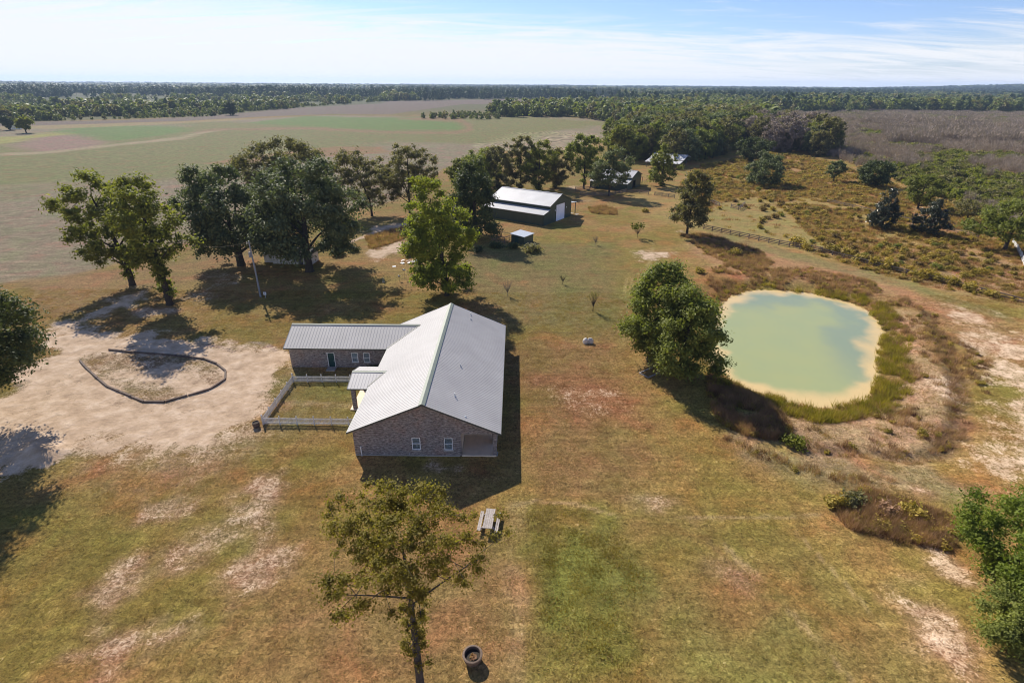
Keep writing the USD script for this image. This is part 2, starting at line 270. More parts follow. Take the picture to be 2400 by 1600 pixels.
# (points of the photograph at 2352 px, colour, feather m, noise amplitude m, noise size m, strength)
def Zp(ox, oy, s, pts): return [((ox + a / s) / K, (oy + b / s) / K) for a, b in pts]
ZONES = [
    ([(-900, 960), (-300, 720), (0, 650), (130, 640), (235, 615), (420, 560), (700, 515), (870, 470), (905, 460), (1010, 392), (1150, 348), (1310, 345), (1400, 318), (1470, 287), (1440, 276), (1200, 266), (950, 268), (730, 266), (430, 280), (80, 288), (-400, 300), (-2500, 330)], STUBBLE, 2.0, 2.0, 8, 1),
    ([(-900, 470), (0, 440), (250, 420), (520, 400), (740, 345), (900, 330), (1150, 330), (1350, 292), (1470, 285), (1200, 268), (950, 268), (430, 284), (0, 330), (-900, 370)], FIELDG, 18, 30, 40, .85),
    ([(-600, 300), (0, 291), (80, 289), (430, 278), (600, 268), (760, 262), (900, 262), (1060, 240), (1300, 236), (1310, 229), (1150, 228), (880, 233), (700, 246), (480, 267), (290, 276), (-600, 290)], BROWN, 4, 3, 20, 1),
    ([(560, 283), (700, 267), (900, 271), (1050, 283), (1062, 297), (880, 299), (700, 290)], (.135, .205, .055), 4, 4, 20, .9),
    ([(120, 303), (200, 287), (400, 290), (442, 300), (330, 317), (250, 323), (180, 310)], (.13, .205, .055), 4, 4, 20, .9),
    ([(-100, 318), (60, 312), (120, 303), (170, 309), (90, 316), (0, 332), (-100, 345)], (.30, .29, .08), 3, 3, 15, .9),
    ([(75, 318), (160, 309), (250, 328), (190, 341), (90, 349), (30, 335)], (.27, .18, .13), 3, 3, 15, .95),
    ([(0, 296), (120, 296), (330, 288), (420, 283), (560, 276), (560, 271), (420, 279), (120, 288), (0, 290)], (.30, .235, .10), 3, 3, 12, .8),
    ([(0, 352), (100, 349), (260, 331), (420, 314), (450, 303), (520, 296), (520, 299), (455, 309), (425, 320), (260, 336), (100, 354), (0, 358)], (.36, .29, .17), 2.5, 2, 10, .8),
    ([(440, 308), (470, 296), (700, 292), (880, 301), (1040, 303), (1075, 296), (1060, 281), (1082, 283), (1085, 300), (1050, 309), (880, 306), (700, 298), (480, 301)], (.25, .17, .085), 2.5, 2, 10, .85),
    ([(480, 375), (560, 360), (760, 338), (880, 338), (900, 350), (740, 360), (560, 385)], (.26, .165, .075), 3, 4, 10, .9),
    ([(900, 275), (1000, 268), (1060, 272), (1080, 285), (1040, 278), (960, 276)], (.24, .165, .08), 3, 2, 10, .9),
    ([(-600, 330), (80, 279), (300, 273), (480, 268), (650, 250), (880, 238), (870, 224), (500, 222), (0, 214), (-600, 214)], (.10, .115, .045), 6, 8, 40, .8),
    # farmyard and lawn
    ([(60, 640), (240, 620), (420, 600), (500, 560), (600, 560), (600, 620), (420, 660), (220, 700), (120, 735), (40, 720)], (.26, .17, .075), 3, 3, 8, .75),
    ([(130, 640), (240, 625), (300, 640), (150, 668), (60, 668)], (.30, .18, .08), 2, 2, 5, .6),
    ([(1090, 770), (1250, 760), (1450, 790), (1440, 830), (1300, 900), (1480, 1050), (1430, 1180), (1250, 1110), (1190, 900)], (.225, .135, .06), 4, 5, 9, .6),
    ([(1240, 870), (1330, 850), (1460, 900), (1480, 960), (1350, 980), (1260, 930)], (.26, .115, .055), 2.5, 4, 5, .6),
    ([(900, 1330), (1180, 1290), (1200, 1568), (700, 1600), (620, 1400)], (.215, .14, .062), 5, 5, 8, .6),
    ([(0, 1200), (380, 1120), (520, 1200), (420, 1400), (200, 1568), (0, 1600)], GRASS, 6, 5, 8, .65),
    ([(1200, 1160), (1380, 1160), (1500, 1320), (1480, 1568), (1180, 1600), (1230, 1400)], GREEN2, 1.5, 2, 4, .62),
    ([(1230, 1230), (1400, 1220), (1470, 1340), (1400, 1440), (1260, 1400)], (.14, .16, .032), 1.5, 2.5, 3, .5),
    ([(480, 720), (660, 740), (900, 720), (1180, 740), (1420, 745), (1430, 790), (1200, 770), (900, 790), (500, 780)], GRASS, 3, 3, 6, .7),
    ([(1060, 560), (1400, 560), (1450, 720), (1430, 760), (1180, 740), (1060, 660)], (.165, .145, .055), 4, 5, 8, .7),
    ([(1480, 1060), (1800, 1100), (2180, 1140), (2200, 1230), (1900, 1180), (1500, 1180)], GRASS, 4, 4, 7, .6),
    ([(1520, 1180), (1750, 1240), (2050, 1500), (2150, 1600), (1560, 1600), (1500, 1400)], (.18, .15, .058), 5, 5, 8, .6),
    ([(1600, 1340), (1720, 1300), (1800, 1400), (1700, 1450)], RUSTG, 2, 3, 4, .5),
    ([(120, 1000), (330, 1010), (560, 965), (640, 900), (680, 850), (690, 960), (600, 1010), (500, 1080), (350, 1090), (150, 1060)], (.32, .225, .12), 3, 4, 3, .75),
    ([(600, 860), (810, 860), (820, 985), (600, 980)], (.185, .165, .05), 1, 1, 3, .7),
    # pasture and far slopes
    ([(1450, 460), (1560, 420), (1600, 380), (1780, 345), (1900, 370), (2050, 420), (2352, 520), (2600, 600), (2600, 760), (2352, 700), (2050, 640), (1830, 570), (1620, 540), (1500, 500)], PAST, 4, 6, 12, .9),
    ([(1600, 520), (1640, 470), (1740, 452), (1800, 480), (1850, 530), (1900, 575), (1860, 585), (1640, 540)], (.27, .22, .075), 3, 4, 8, .8),
    ([(1780, 350), (1900, 370), (2000, 430), (1950, 460), (1830, 430), (1790, 400)], REDT, 5, 6, 12, .85),
    ([(2000, 430), (2200, 490), (2352, 540), (2352, 600), (2150, 560), (2050, 500)], REDT, 5, 6, 10, .7),
    ([(2000, 590), (2150, 560), (2400, 620), (2600, 680), (2600, 780), (2352, 700), (2100, 640)], (.29, .175, .095), 4, 6, 8, .75),
    ([(1590, 540), (1700, 560), (1850, 600), (2050, 650), (2250, 720), (2352, 790), (2352, 840), (2200, 760), (2020, 690), (1900, 650), (1700, 640), (1600, 600)], (.34, .205, .10), 3, 4, 7, .85),
    ([(1640, 530), (1830, 580), (2100, 650), (2300, 720), (2320, 740), (2080, 665), (1800, 592), (1640, 545)], (.20, .175, .07), 1.5, 1.5, 5, .7),
    ([(1620, 610), (1680, 630), (1720, 665), (1660, 690), (1600, 650)], (.33, .14, .06), 1.5, 3, 3, .5),
    ([(2030, 700), (2100, 720), (2200, 850), (2210, 1000), (2120, 1070), (1900, 1060), (1720, 1000), (1640, 950), (1700, 940), (1850, 960), (1990, 940), (2070, 840)], (.36, .25, .145), 2, 3, 4, .85),
    ([(1700, 1010), (1950, 1070), (2150, 1100), (2300, 1130), (2200, 1150), (1900, 1110), (1700, 1050)], (.26, .21, .115), 2, 2, 4, .7),
    ([(1900, 1150), (2000, 1130), (2100, 1170), (2190, 1200), (2180, 1260), (2050, 1240), (1940, 1210)], WEEDC, 1, 1.5, 3, .9),
    ([(1090, 330), (1180, 305), (1320, 300), (1400, 312), (1330, 348), (1220, 350), (1120, 365)], (.30, .25, .17), 8, 8, 20, .12),
]
ISLAND = [(-57.0, 66.4), (-52.0, 66.2), (-47.9, 65.7), (-41.7, 64.6), (-39.6, 63.4), (-37.8, 61.7), (-36.9, 59.7), (-37.5, 57.6), (-40.9, 54.8), (-43.1, 54.6), (-49.5, 58.0), (-51.9, 59.9), (-55.6, 62.9), (-58.2, 64.6)]
SANDS = [   # (points, feather, noise amplitude, noise size, strength)
    ([(330, 668), (215, 715), (130, 745), (130, 800), (60, 850), (20, 900), (-150, 990), (-150, 1110), (60, 1060), (170, 1030), (300, 1020), (420, 1040), (520, 990), (590, 950), (640, 880), (665, 830), (655, 797), (560, 790), (450, 790), (330, 772), (220, 770), (205, 745), (260, 715), (350, 683)], 2.2, 4.0, 3, 1.25),
    ([(150, 1000), (330, 1000), (560, 970), (600, 985), (520, 1060), (420, 1090), (300, 1040)], 2.0, 4, 3, .55),
    ([(255, 858), (330, 842), (470, 838), (512, 880), (430, 905), (370, 900), (300, 882)], 1.2, 2.4, 2.5, .9),
    ([(400, 690), (500, 620), (560, 640), (480, 690)], 2, 4, 4, .45), ([(310, 712), (400, 708), (390, 722), (330, 726)], .8, 1, 2, .8),
    ([(830, 590), (880, 566), (960, 548), (960, 570), (870, 600)], 1.5, 3, 3, .9), ([(860, 520), (940, 508), (960, 516), (880, 535), (800, 560)], 1.5, 3, 3, .85),
    (Zp(1400, 550, 2.352, [(1960, 395), (2100, 420), (2280, 570), (2500, 640), (2600, 1500), (2352, 1330), (2200, 1340), (2040, 1300), (2180, 1200), (2250, 1050), (2290, 950), (2210, 800), (2100, 700), (2070, 600)]), 2.5, 6, 3, .66),
    (Zp(1400, 550, 2.352, [(1860, 760), (1950, 780), (1990, 900), (1930, 960), (1840, 900)]), 1.5, 3, 3, .6),
    (Zp(1150, 420, 4.704, [(1640, 800), (1960, 790), (2040, 820), (1880, 880), (1600, 920)]), 1.2, 2.5, 2.5, .75), (Zp(1150, 420, 4.704, [(1770, 530), (1930, 560), (2160, 560), (2150, 590), (1900, 580)]), 1.2, 2.5, 2.5, .75),
    (Zp(1150, 420, 4.704, [(800, 90), (990, 70), (960, 110), (840, 115)]), 2, 3, 3, .6), (Zp(1150, 420, 4.704, [(1010, 230), (1100, 232), (1080, 248)]), 1, 2, 3, .5),
    (Zp(0, 1000, 2.614, [(1500, 400), (1640, 350), (1720, 440), (1640, 620), (1720, 820), (1640, 1000), (1560, 1000), (1440, 880), (1530, 700), (1500, 600), (1420, 560)]), 1.0, 2.2, 2, .62),
    (Zp(0, 1000, 2.614, [(1240, 640), (1400, 600), (1440, 680), (1240, 800), (1080, 790)]), 1.0, 2.0, 2, .58), (Zp(0, 1000, 2.614, [(740, 850), (860, 820), (840, 920), (700, 1010), (640, 980)]), .8, 1.6, 2, .55),
    (Zp(0, 1000, 2.614, [(600, 1060), (690, 1050), (690, 1150), (600, 1200)]), .8, 1.6, 2, .55), (Zp(0, 1000, 2.614, [(640, 1330), (840, 1260), (740, 1440), (700, 1568), (580, 1568), (560, 1420), (420, 1400)]), .8, 1.8, 2, .6),
    (Zp(0, 1000, 2.614, [(930, 470), (1160, 480), (1160, 500), (950, 520)]), .8, 1.6, 2, .5), (Zp(0, 1000, 2.614, [(950, 1270), (1130, 1200), (1150, 1250), (1000, 1300)]), .8, 1.6, 2, .4),
    (Zp(1600, 1100, 2.94, [(1540, 900), (1700, 920), (1850, 1000), (1870, 1150), (2000, 1470), (1900, 1470), (1700, 1150), (1560, 1000)]), 1.0, 2.0, 2, .72),
    (Zp(1600, 1100, 2.94, [(1680, 540), (1800, 590), (1950, 700), (1900, 730), (1720, 640)]), .8, 1.5, 2, .85), (Zp(1600, 1100, 2.94, [(1470, 120), (1720, 140), (1720, 170), (1560, 150)]), .7, 1.5, 2, .5),
    (Zp(1200, 1150, 3.484, [(960, 40), (1100, 20), (1260, 90), (1200, 170), (1090, 130)]), .7, 1.5, 2, .5),
    ([(1450, 580), (1520, 578), (1500, 595), (1440, 600)], 1.5, 2.5, 3, .4), ([(1250, 880), (1400, 890), (1440, 950), (1350, 960)], 2.5, 4, 3, .38),
    (Zp(800, 960, 5.345, [(1000, 720), (1180, 640), (1270, 720), (1400, 700), (1490, 745), (1380, 765), (1100, 745)]), .4, .8, 1.0, .7),
    ([(1640, 1290), (1720, 1320), (1700, 1345)], .8, 1, 2, .2), ([(1090, 735), (1140, 730), (1100, 770), (1080, 770)], 1, 1.2, 2, .3),
]
LINES = [   # wheel tracks, mowing edges and worn lines: (points at 2352 px, half width m, colour, strength)
    ([(1610, 1195), (1700, 1290), (1830, 1420), (1960, 1568)], .22, (.42, .31, .16), .75), ([(1590, 1200), (1670, 1290), (1790, 1420), (1900, 1568)], .30, (.17, .125, .055), .6), ([(1830, 1225), (1930, 1330), (2040, 1450)], .16, (.40, .30, .15), .65),
    ([(1180, 1160), (1230, 1150), (1330, 1158), (1420, 1185)], .18, (.40, .29, .15), .7), ([(1185, 1165), (1175, 1290), (1190, 1450), (1180, 1568)], .8, (.36, .25, .13), .5), ([(1540, 1190), (1700, 1190), (1880, 1185), (1940, 1160)], .2, (.40, .30, .16), .6),
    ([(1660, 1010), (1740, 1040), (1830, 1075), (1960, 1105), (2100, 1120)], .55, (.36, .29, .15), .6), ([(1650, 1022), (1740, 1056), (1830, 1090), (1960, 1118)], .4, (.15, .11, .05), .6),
    ([(760, 1120), (900, 1140), (1040, 1150)], .3, (.38, .27, .14), .45), ([(1500, 560), (1490, 610), (1470, 660)], .4, (.36, .29, .12), .6), ([(1440, 640), (1425, 720), (1420, 780)], .25, (.36, .27, .11), .6), ([(1452, 640), (1438, 720), (1432, 790)], .25, (.36, .27, .11), .6),
    ([(630, 930), (810, 930)], .7, (.42, .31, .17), .55), ([(0, 672), (100, 660), (230, 640)], .25, (.15, .105, .05), .6), ([(1190, 760), (1430, 768)], .35, (.15, .12, .05), .5),
]
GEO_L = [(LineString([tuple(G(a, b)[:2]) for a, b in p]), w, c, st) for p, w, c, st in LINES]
GEO_L.append((DITCH, 1.1, (.10, .065, .04), .85))
GEO_Z = [(poly(p), c, fe, am, ns, st) for p, c, fe, am, ns, st in ZONES]
GEO_S = [(poly(p).buffer(.5 if .75 < fe <= 1.0 else 0), fe, am, ns, st) for p, fe, am, ns, st in SANDS]
ISL = Polygon(ISLAND).buffer(.5)
MOUND = Polygon([tuple(F(a / 2.851, 550 + b / 2.851)[:2]) for a, b in ((250, 1360), (360, 1380), (460, 1400), (480, 1450), (420, 1500), (320, 1560), (180, 1560), (90, 1500), (170, 1420))])
HUGE = [i for i, z in enumerate(GEO_Z)]
def paint(x, y):
    """true colours of the soil and the turf at (x, y), the share of bare sand, and the share of ploughed stubble"""
    n = len(x)
    a = nz(x, y, 14., 1, 4); b = nz(x, y, 3.2, 5, 4)
    w = sst(.38, .62, a)[:, None]
    col = np.array(TAN) * (1 - w) + np.array(GRASS) * w
    w = sst(.55, .75, b)[:, None] * .3; col = col * (1 - w) + np.array(RUSTG) * w
    far = sst(500, 900, y)[:, None]; col = col * (1 - far) + np.array((.13, .13, .055)) * far
    sand = np.zeros(n); field = np.zeros(n)
    for i, (pg, c, fe, am, ns, st) in enumerate(GEO_Z):
        x0, y0, x1, y1 = pg.bounds; e = fe * 2 + am
        m = np.nonzero((x > x0 - e) & (x < x1 + e) & (y > y0 - e) & (y < y1 + e))[0]
        if len(m) == 0: continue
        d = sdf(pg, x[m], y[m]) + (nz(x[m], y[m], ns, 20 + i, 3) - .5) * 2 * am
        w = sst(-fe, fe, d) * st; col[m] = col[m] * (1 - w[:, None]) + np.array(c) * w[:, None]
        if i == 0: field[m] = w * .14
        if i == len(GEO_Z) - 1: field[m] = np.maximum(field[m], w * 8)
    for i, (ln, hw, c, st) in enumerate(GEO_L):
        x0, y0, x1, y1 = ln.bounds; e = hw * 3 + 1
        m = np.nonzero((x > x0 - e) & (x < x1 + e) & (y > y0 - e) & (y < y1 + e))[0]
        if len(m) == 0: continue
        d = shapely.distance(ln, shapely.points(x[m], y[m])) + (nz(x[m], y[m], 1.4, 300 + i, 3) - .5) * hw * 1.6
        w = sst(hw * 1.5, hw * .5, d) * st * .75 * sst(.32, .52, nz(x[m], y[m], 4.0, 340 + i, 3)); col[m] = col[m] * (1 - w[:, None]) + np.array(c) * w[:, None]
    mi_ = np.nonzero((x > -62) & (x < -33) & (y > 51) & (y < 71))[0]
    for i, (pg, fe, am, ns, st) in enumerate(GEO_S):
        x0, y0, x1, y1 = pg.bounds; e = fe * 2 + am
        m = np.nonzero((x > x0 - e) & (x < x1 + e) & (y > y0 - e) & (y < y1 + e))[0]
        if len(m) == 0: continue
        d = sdf(pg, x[m], y[m]) + (nz(x[m], y[m], ns, 70 + i, 3) - .5) * 2 * am
        w = sst(-fe * 1.6, fe * 1.6, d)
        if fe <= 1.0: wc = (w * .75)[:, None]; col[m] = col[m] * (1 - wc) + np.array((.36, .235, .135)) * wc; st = st * .74
        sand[m] = np.maximum(sand[m], w * st)
        if i == 0 and len(mi_):
            wi = sst(-.9, .6, sdf(ISL, x[mi_], y[mi_]) + (nz(x[mi_], y[mi_], 2.0, 91, 3) - .5) * 1.6); sand[mi_] *= 1 - .62 * wi; col[mi_] = col[mi_] * (1 - .8 * wi[:, None]) + np.array((.25, .18, .095)) * .8 * wi[:, None]
        if i == 0 and len(mi_):
            for rad in (2.2, 3.7, 6.0, 7.4):
                dd = np.abs(sdf(ISL, x[mi_], y[mi_]) + rad + (nz(x[mi_], y[mi_], 7., 95, 2) - .5) * 2.2); wt = sst(.75, .2, dd) * sst(.3, .5, nz(x[mi_], y[mi_], 3., 96 + int(rad), 3)); sand[mi_] *= 1 - .30 * wt; col[mi_] = col[mi_] * (1 - wt[:, None]) + np.array((.34, .26, .185)) * wt[:, None]
        if i == 0 and len(m): sand[m] *= .80 + .34 * sst(.35, .6, nz(x[m], y[m], 5., 93, 4))
    m = np.nonzero((x < 0) & (x > -60) & (y > 25) & (y < 60))[0]
    if len(m): sand[m] = np.maximum(sand[m], 1.35 * sst(-.8, 1.2, sdf(MOUND, x[m], y[m])))
    return col, sand, field

_a, _b = G(1640, 1210), G(1950, 1568); STREAK = -math.atan2(_b[1] - _a[1], _b[0] - _a[0])
def spaced(lo, hi, fine, a, b, grow):
    """coordinates from a to b with the step 'fine' between lo and hi and growing steps outside"""
    c = list(np.arange(lo, hi + fine / 2, fine)); s = fine
    while c[-1] < b: s *= grow; c.append(c[-1] + s)
    s = fine
    while c[0] > a: s *= grow; c.insert(0, c[0] - s)
    return np.array(c)
gx = spaced(-62, 72, .34, -11000, 11000, 1.035); gy = spaced(18, 104, .34, -300, 11500, 1.03)
GX, GY = np.meshgrid(gx, gy); fx, fy = GX.ravel(), GY.ravel()
gz = ground_z(fx, fy)
nearm = sst(160, 90, np.hypot(fx, fy - 50))
mm = np.nonzero(nearm > 0)[0]
gz[mm] += nearm[mm] * ((nz(fx[mm], fy[mm], 1.1, 31, 3) - .5) * .10)
mi = np.nonzero((fx < 0) & (fx > -60) & (fy > 25) & (fy < 60))[0]
gz[mi] += 1.1 * sst(-.8, 3.2, sdf(MOUND, fx[mi], fy[mi])) * (.7 + .6 * nz(fx[mi], fy[mi], 1.5, 4, 3))
col, sand, field = paint(fx, fy)
nxv, nyv = len(gx), len(gy)
ii = (np.arange(nyv - 1)[:, None] * nxv + np.arange(nxv - 1)[None]).ravel()
quads = np.stack([ii, ii + 1, ii + nxv + 1, ii + nxv], -1)
GROUND = usdkit.material(stage, '/World/Looks/turf_and_soil', {
    'g': ('geometry', {}), 'at': ('attribute', {'attribute': 'tone'}), 'sa': ('attribute', {'attribute': 'sand'}), 'fa': ('attribute', {'attribute': 'stubble'}),
    'n1': ('noise_texture', {'scale': .55, 'detail': 7.0, 'roughness': .66}), 'n2': ('noise_texture', {'scale': 3.6, 'detail': 2.5, 'roughness': .75, 'distortion': .9}),
    'n3': ('noise_texture', {'scale': .16, 'detail': 6.0, 'roughness': .6, 'distortion': .5}),
    'm1': ('map_range', {'from_min': .3, 'from_max': .7, 'to_min': .80, 'to_max': 1.20}), 'm2': ('map_range', {'from_min': .3, 'from_max': .7, 'to_min': .46, 'to_max': 1.60}),
    'mm': ('math', {'math_type': 'multiply'}), 'mp1': ('mapping', {'rotation': (0, 0, STREAK), 'scale': (.10, 1.7, 1.0)}), 'n5': ('noise_texture', {'scale': 1.0, 'detail': 4.0, 'roughness': .65, 'distortion': .35}), 'm5': ('map_range', {'from_min': .3, 'from_max': .7, 'to_min': .82, 'to_max': 1.20}), 'mm2': ('math', {'math_type': 'multiply'}),
    'hue': ('rgb_ramp', {'ramp': [(.25, C(.90, 1.03, .82)), (.42, C(.98, 1.0, .94)), (.55, C(1.06, .96, 1.0)), (.72, C(1.28, .88, .92))]}),
    'c1': ('mix', {'mix_type': 'multiply', 'fac': 1.0}), 'c2': ('mix', {'mix_type': 'multiply', 'fac': 1.0}),
    'nw': ('noise_texture', {'scale': .012, 'detail': 3.0, 'distortion': .3}), 'sx': ('separate_xyz', {}), 'wv': ('math', {'math_type': 'multiply_add', 'value2': 260.0}),
    'cw': ('combine_xyz', {'y': 0.0, 'z': 0.0}), 'wave': ('wave_placeholder', {}),
    'rw': ('map_range', {'from_min': 0.0, 'from_max': 1.0, 'to_min': 1.22, 'to_max': .76}), 'rf': ('mix', {'color1': (1, 1, 1)}), 'c3': ('mix', {'mix_type': 'multiply', 'fac': 1.0}),
    'sn': ('math', {'math_type': 'multiply_add', 'value2': .9, 'value3': -1.3}), 'sn2': ('math', {'math_type': 'multiply_add', 'value2': 1.7}), 'ss': ('math', {'math_type': 'add'}), 'sm': ('map_range', {'range_type': 'smoothstep', 'from_min': .28, 'from_max': .78, 'clamp': True}),
    'sc': ('rgb_ramp', {'ramp': [(.28, C(.42, .29, .185)), (.48, C(.60, .435, .285)), (.72, C(.80, .63, .455))]}),
    'c4': ('mix', {}), 'bh': ('math', {'math_type': 'multiply_add', 'value2': .5}), 'b': ('bump', {'strength': .85, 'distance': .22}),
    'p': ('principled_bsdf', {'roughness': .95, 'specular_ior_level': .08, 'diffuse_roughness': .6})} | {'wave': ('math', {'math_type': 'sine'})},
    [('g.position', 'n1.vector'), ('g.position', 'n2.vector'), ('g.position', 'n3.vector'), ('n1.fac', 'm1.value'), ('n2.fac', 'm2.value'), ('m1.result', 'mm.value1'), ('m2.result', 'mm.value2'),
     ('n3.fac', 'hue.fac'), ('at.color', 'c1.color1'), ('g.position', 'mp1.vector'), ('mp1.vector', 'n5.vector'), ('n5.fac', 'm5.value'), ('mm.value', 'mm2.value1'), ('m5.result', 'mm2.value2'), ('mm2.value', 'c1.color2'), ('c1.color', 'c2.color1'), ('hue.color', 'c2.color2'),
     ('g.position', 'nw.vector'), ('g.position', 'sx.vector'), ('nw.fac', 'wv.value1'), ('sx.x', 'wv.value3'), ('wv.value', 'wave.value1'), ('wave.value', 'rw.value'), ('fa.fac', 'rf.fac'), ('rw.result', 'rf.color2'),
     ('c2.color', 'c3.color1'), ('rf.color', 'c3.color2'),
     ('n1.fac', 'sn.value1'), ('n2.fac', 'sn2.value1'), ('sn.value', 'sn2.value3'), ('sn2.value', 'ss.value1'), ('sa.fac', 'ss.value2'), ('ss.value', 'sm.value'), ('n1.fac', 'sc.fac'),
     ('sm.result', 'c4.fac'), ('c3.color', 'c4.color1'), ('sc.color', 'c4.color2'), ('c4.color', 'p.base_color'), ('n2.fac', 'bh.value1'), ('n1.fac', 'bh.value3'), ('bh.value', 'b.height'), ('b.normal', 'p.normal')], surface='p.BSDF')
ground = usdkit.mesh(stage, '/World/ground', (np.stack([fx, fy, gz], -1), quads), GROUND, smooth=True)
pv = UsdGeom.PrimvarsAPI(ground)
pv.CreatePrimvar('tone', Sdf.ValueTypeNames.Color3fArray, 'vertex').Set(Vt.Vec3fArray.FromNumpy(col.astype(np.float32)))
pv.CreatePrimvar('sand', Sdf.ValueTypeNames.FloatArray, 'vertex').Set(Vt.FloatArray.FromNumpy(sand.astype(np.float32)))
pv.CreatePrimvar('stubble', Sdf.ValueTypeNames.FloatArray, 'vertex').Set(Vt.FloatArray.FromNumpy(field.astype(np.float32)))
keys(ground.GetPrim(), kind='structure')

# the pond
pw = POND.buffer(.9)
wx, wy = np.meshgrid(np.arange(24, 65, .4), np.arange(53, 99, .4)); wx, wy = wx.ravel(), wy.ravel()
keep = sdf(pw, wx, wy) > -.4; idx = -np.ones(len(wx), int); idx[keep] = np.arange(keep.sum())
W_ = len(np.arange(24, 65, .4)); q = np.arange(len(wx)); q = q[(q % W_ < W_ - 1) & (q + W_ + 1 < len(wx))]
qq = np.stack([q, q + 1, q + W_ + 1, q + W_], -1); qq = qq[(idx[qq] >= 0).all(1)]
wxk, wyk = wx[keep], wy[keep]; wd = sdf(POND, wxk, wyk)
side = .55 + 1.2 * sst(47, 58, wxk) * sst(84, 66, wyk) + 1.0 * sst(62, 56, wyk) + .3 * sst(88, 95, wyk) + .9 * sst(41, 34, wxk) * sst(84, 92, wyk)
shal = sst(4.6 * side, .2, wd + (nz(wxk, wyk, 2.6, 8, 4) - .5) * 4.2)
WATER = usdkit.material(stage, '/World/Looks/milky_water', {
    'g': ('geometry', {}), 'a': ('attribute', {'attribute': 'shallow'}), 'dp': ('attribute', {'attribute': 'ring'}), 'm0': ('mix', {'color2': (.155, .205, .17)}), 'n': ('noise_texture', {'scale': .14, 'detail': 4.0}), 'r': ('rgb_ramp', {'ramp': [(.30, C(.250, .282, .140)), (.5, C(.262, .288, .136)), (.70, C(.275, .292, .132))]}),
    'm': ('mix', {'color2': (.50, .37, .175)}), 'n2': ('noise_texture', {'scale': 1.6, 'detail': 3.0}), 'b': ('bump', {'strength': .05, 'distance': .03}),
    'p': ('principled_bsdf', {'roughness': .12, 'specular_ior_level': .18})},
    [('g.position', 'n.vector'), ('n.fac', 'r.fac'), ('a.fac', 'm.fac'), ('dp.fac', 'm0.fac'), ('r.color', 'm0.color1'), ('m0.color', 'm.color1'), ('m.color', 'p.base_color'), ('g.position', 'n2.vector'), ('n2.fac', 'b.height'), ('b.normal', 'p.normal')], surface='p.BSDF')
pond = usdkit.mesh(stage, '/World/pond_water', (np.stack([wxk, wyk, np.full(len(wxk), POND_Z)], -1), idx[qq]), WATER, smooth=True)
UsdGeom.PrimvarsAPI(pond).CreatePrimvar('shallow', Sdf.ValueTypeNames.FloatArray, 'vertex').Set(Vt.FloatArray.FromNumpy(shal.astype(np.float32)))
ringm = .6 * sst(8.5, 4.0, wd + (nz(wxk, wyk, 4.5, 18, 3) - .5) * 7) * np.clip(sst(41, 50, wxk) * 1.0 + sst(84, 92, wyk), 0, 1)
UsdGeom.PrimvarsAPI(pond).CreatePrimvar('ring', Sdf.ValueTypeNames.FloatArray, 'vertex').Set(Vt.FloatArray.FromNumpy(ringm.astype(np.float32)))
keys(pond.GetPrim(), kind='structure')

# ------------------------------------------------------------------ the brick house
HX, HY = -8.578, 43.847
house = thing('brick_house', 'low brown brick house with a pale ribbed metal roof and a side wing', 'house', (HX, HY, 0), math.degrees(-.0036))
EZ, RZ, HW, HL, WW, OFF = 3.09, 6.38, 7.56, 26.27, 7.14, .52
SL = (RZ - EZ) / HW
def roof_z(a): return RZ - SL * abs(a)
def wall(pg, origin, u, n, m, parent, name='wall', t=.22):
    """an upright wall: pg in (along u, height), its outer face on the plane through origin, its thickness going inwards along -n"""
    u, n, o = np.array(u, float), np.array(n, float), np.array(origin, float)
    T = lambda a, b, w: o + u * a + np.array([0, 0, b]) - n * (t - w)
    if np.dot(np.cross(u, [0, 0, 1]), n) < 0: T = lambda a, b, w: o + u * a + np.array([0, 0, b]) - n * w
    return part(name, MB().prism(pg, T, t).mesh(), m, parent)
def ribbed(o, u, v, Lu, Lv, pitch=.32, h=.020, w=.05):
    """a sheet with ribs running along v, repeated along u"""
    o, u, v = (np.array(q, float) for q in (o, u, v)); n = np.cross(u, v)
    prof = []
    for k in range(int(Lu / pitch) + 1):
        a = k * pitch
        prof += [(a, 0), (a + w * .3, h), (a + w * .7, h), (a + w, 0)]
    prof = [(min(a, Lu), b) for a, b in prof if a <= Lu] + [(Lu, 0)]
    pr = np.array(prof)
    r0 = o + pr[:, [0]] * u + pr[:, [1]] * n; r1 = r0 + v * Lv
    k = len(pr); i = np.arange(k - 1)
    m = MB().add(np.vstack([r0, r1]), np.stack([i, i + 1, i + 1 + k, i + k], -1))
    c = [o - n * .012, o + u * Lu - n * .012]; c += [c[1] + v * Lv, c[0] + v * Lv]; c = np.array(c); c2 = c - n * .10
    m.add(np.vstack([c, c2]), [[3, 2, 1, 0][::-1], [4, 7, 6, 5], [0, 4, 5, 1], [1, 5, 6, 2], [2, 6, 7, 3], [3, 7, 4, 0]])
    return m.mesh()
def gable_poly(w, ez, rz, holes=()):
    p = Polygon([(-w, 0), (w, 0), (w, ez), (0, rz), (-w, ez)])
    for h in holes: p = p.difference(sbox(*h))
    return p
WT = roof_z(WW) - .13
fw_holes = [(-1.35, .76, -.50, 2.2), (1.88, .76, 2.73, 2.2), (3.6, -.1, 6.72, 2.72)]
wall(gable_poly(WW, WT, RZ - .13, fw_holes), (0, OFF, 0), (1, 0, 0), (0, -1, 0), BRICK, house)
wall(gable_poly(WW, WT, RZ - .13), (0, HL - OFF, 0), (1, 0, 0), (0, 1, 0), BRICK, house)
wall(sbox(0, 0, 24.76, WT - .02), (-WW, OFF + .235, 0), (0, 1, 0), (-1, 0, 0), BRICK, house)
wall(sbox(3.4, 0, 24.76, WT - .02), (WW, OFF + .235, 0), (0, 1, 0), (1, 0, 0), BRICK, house)
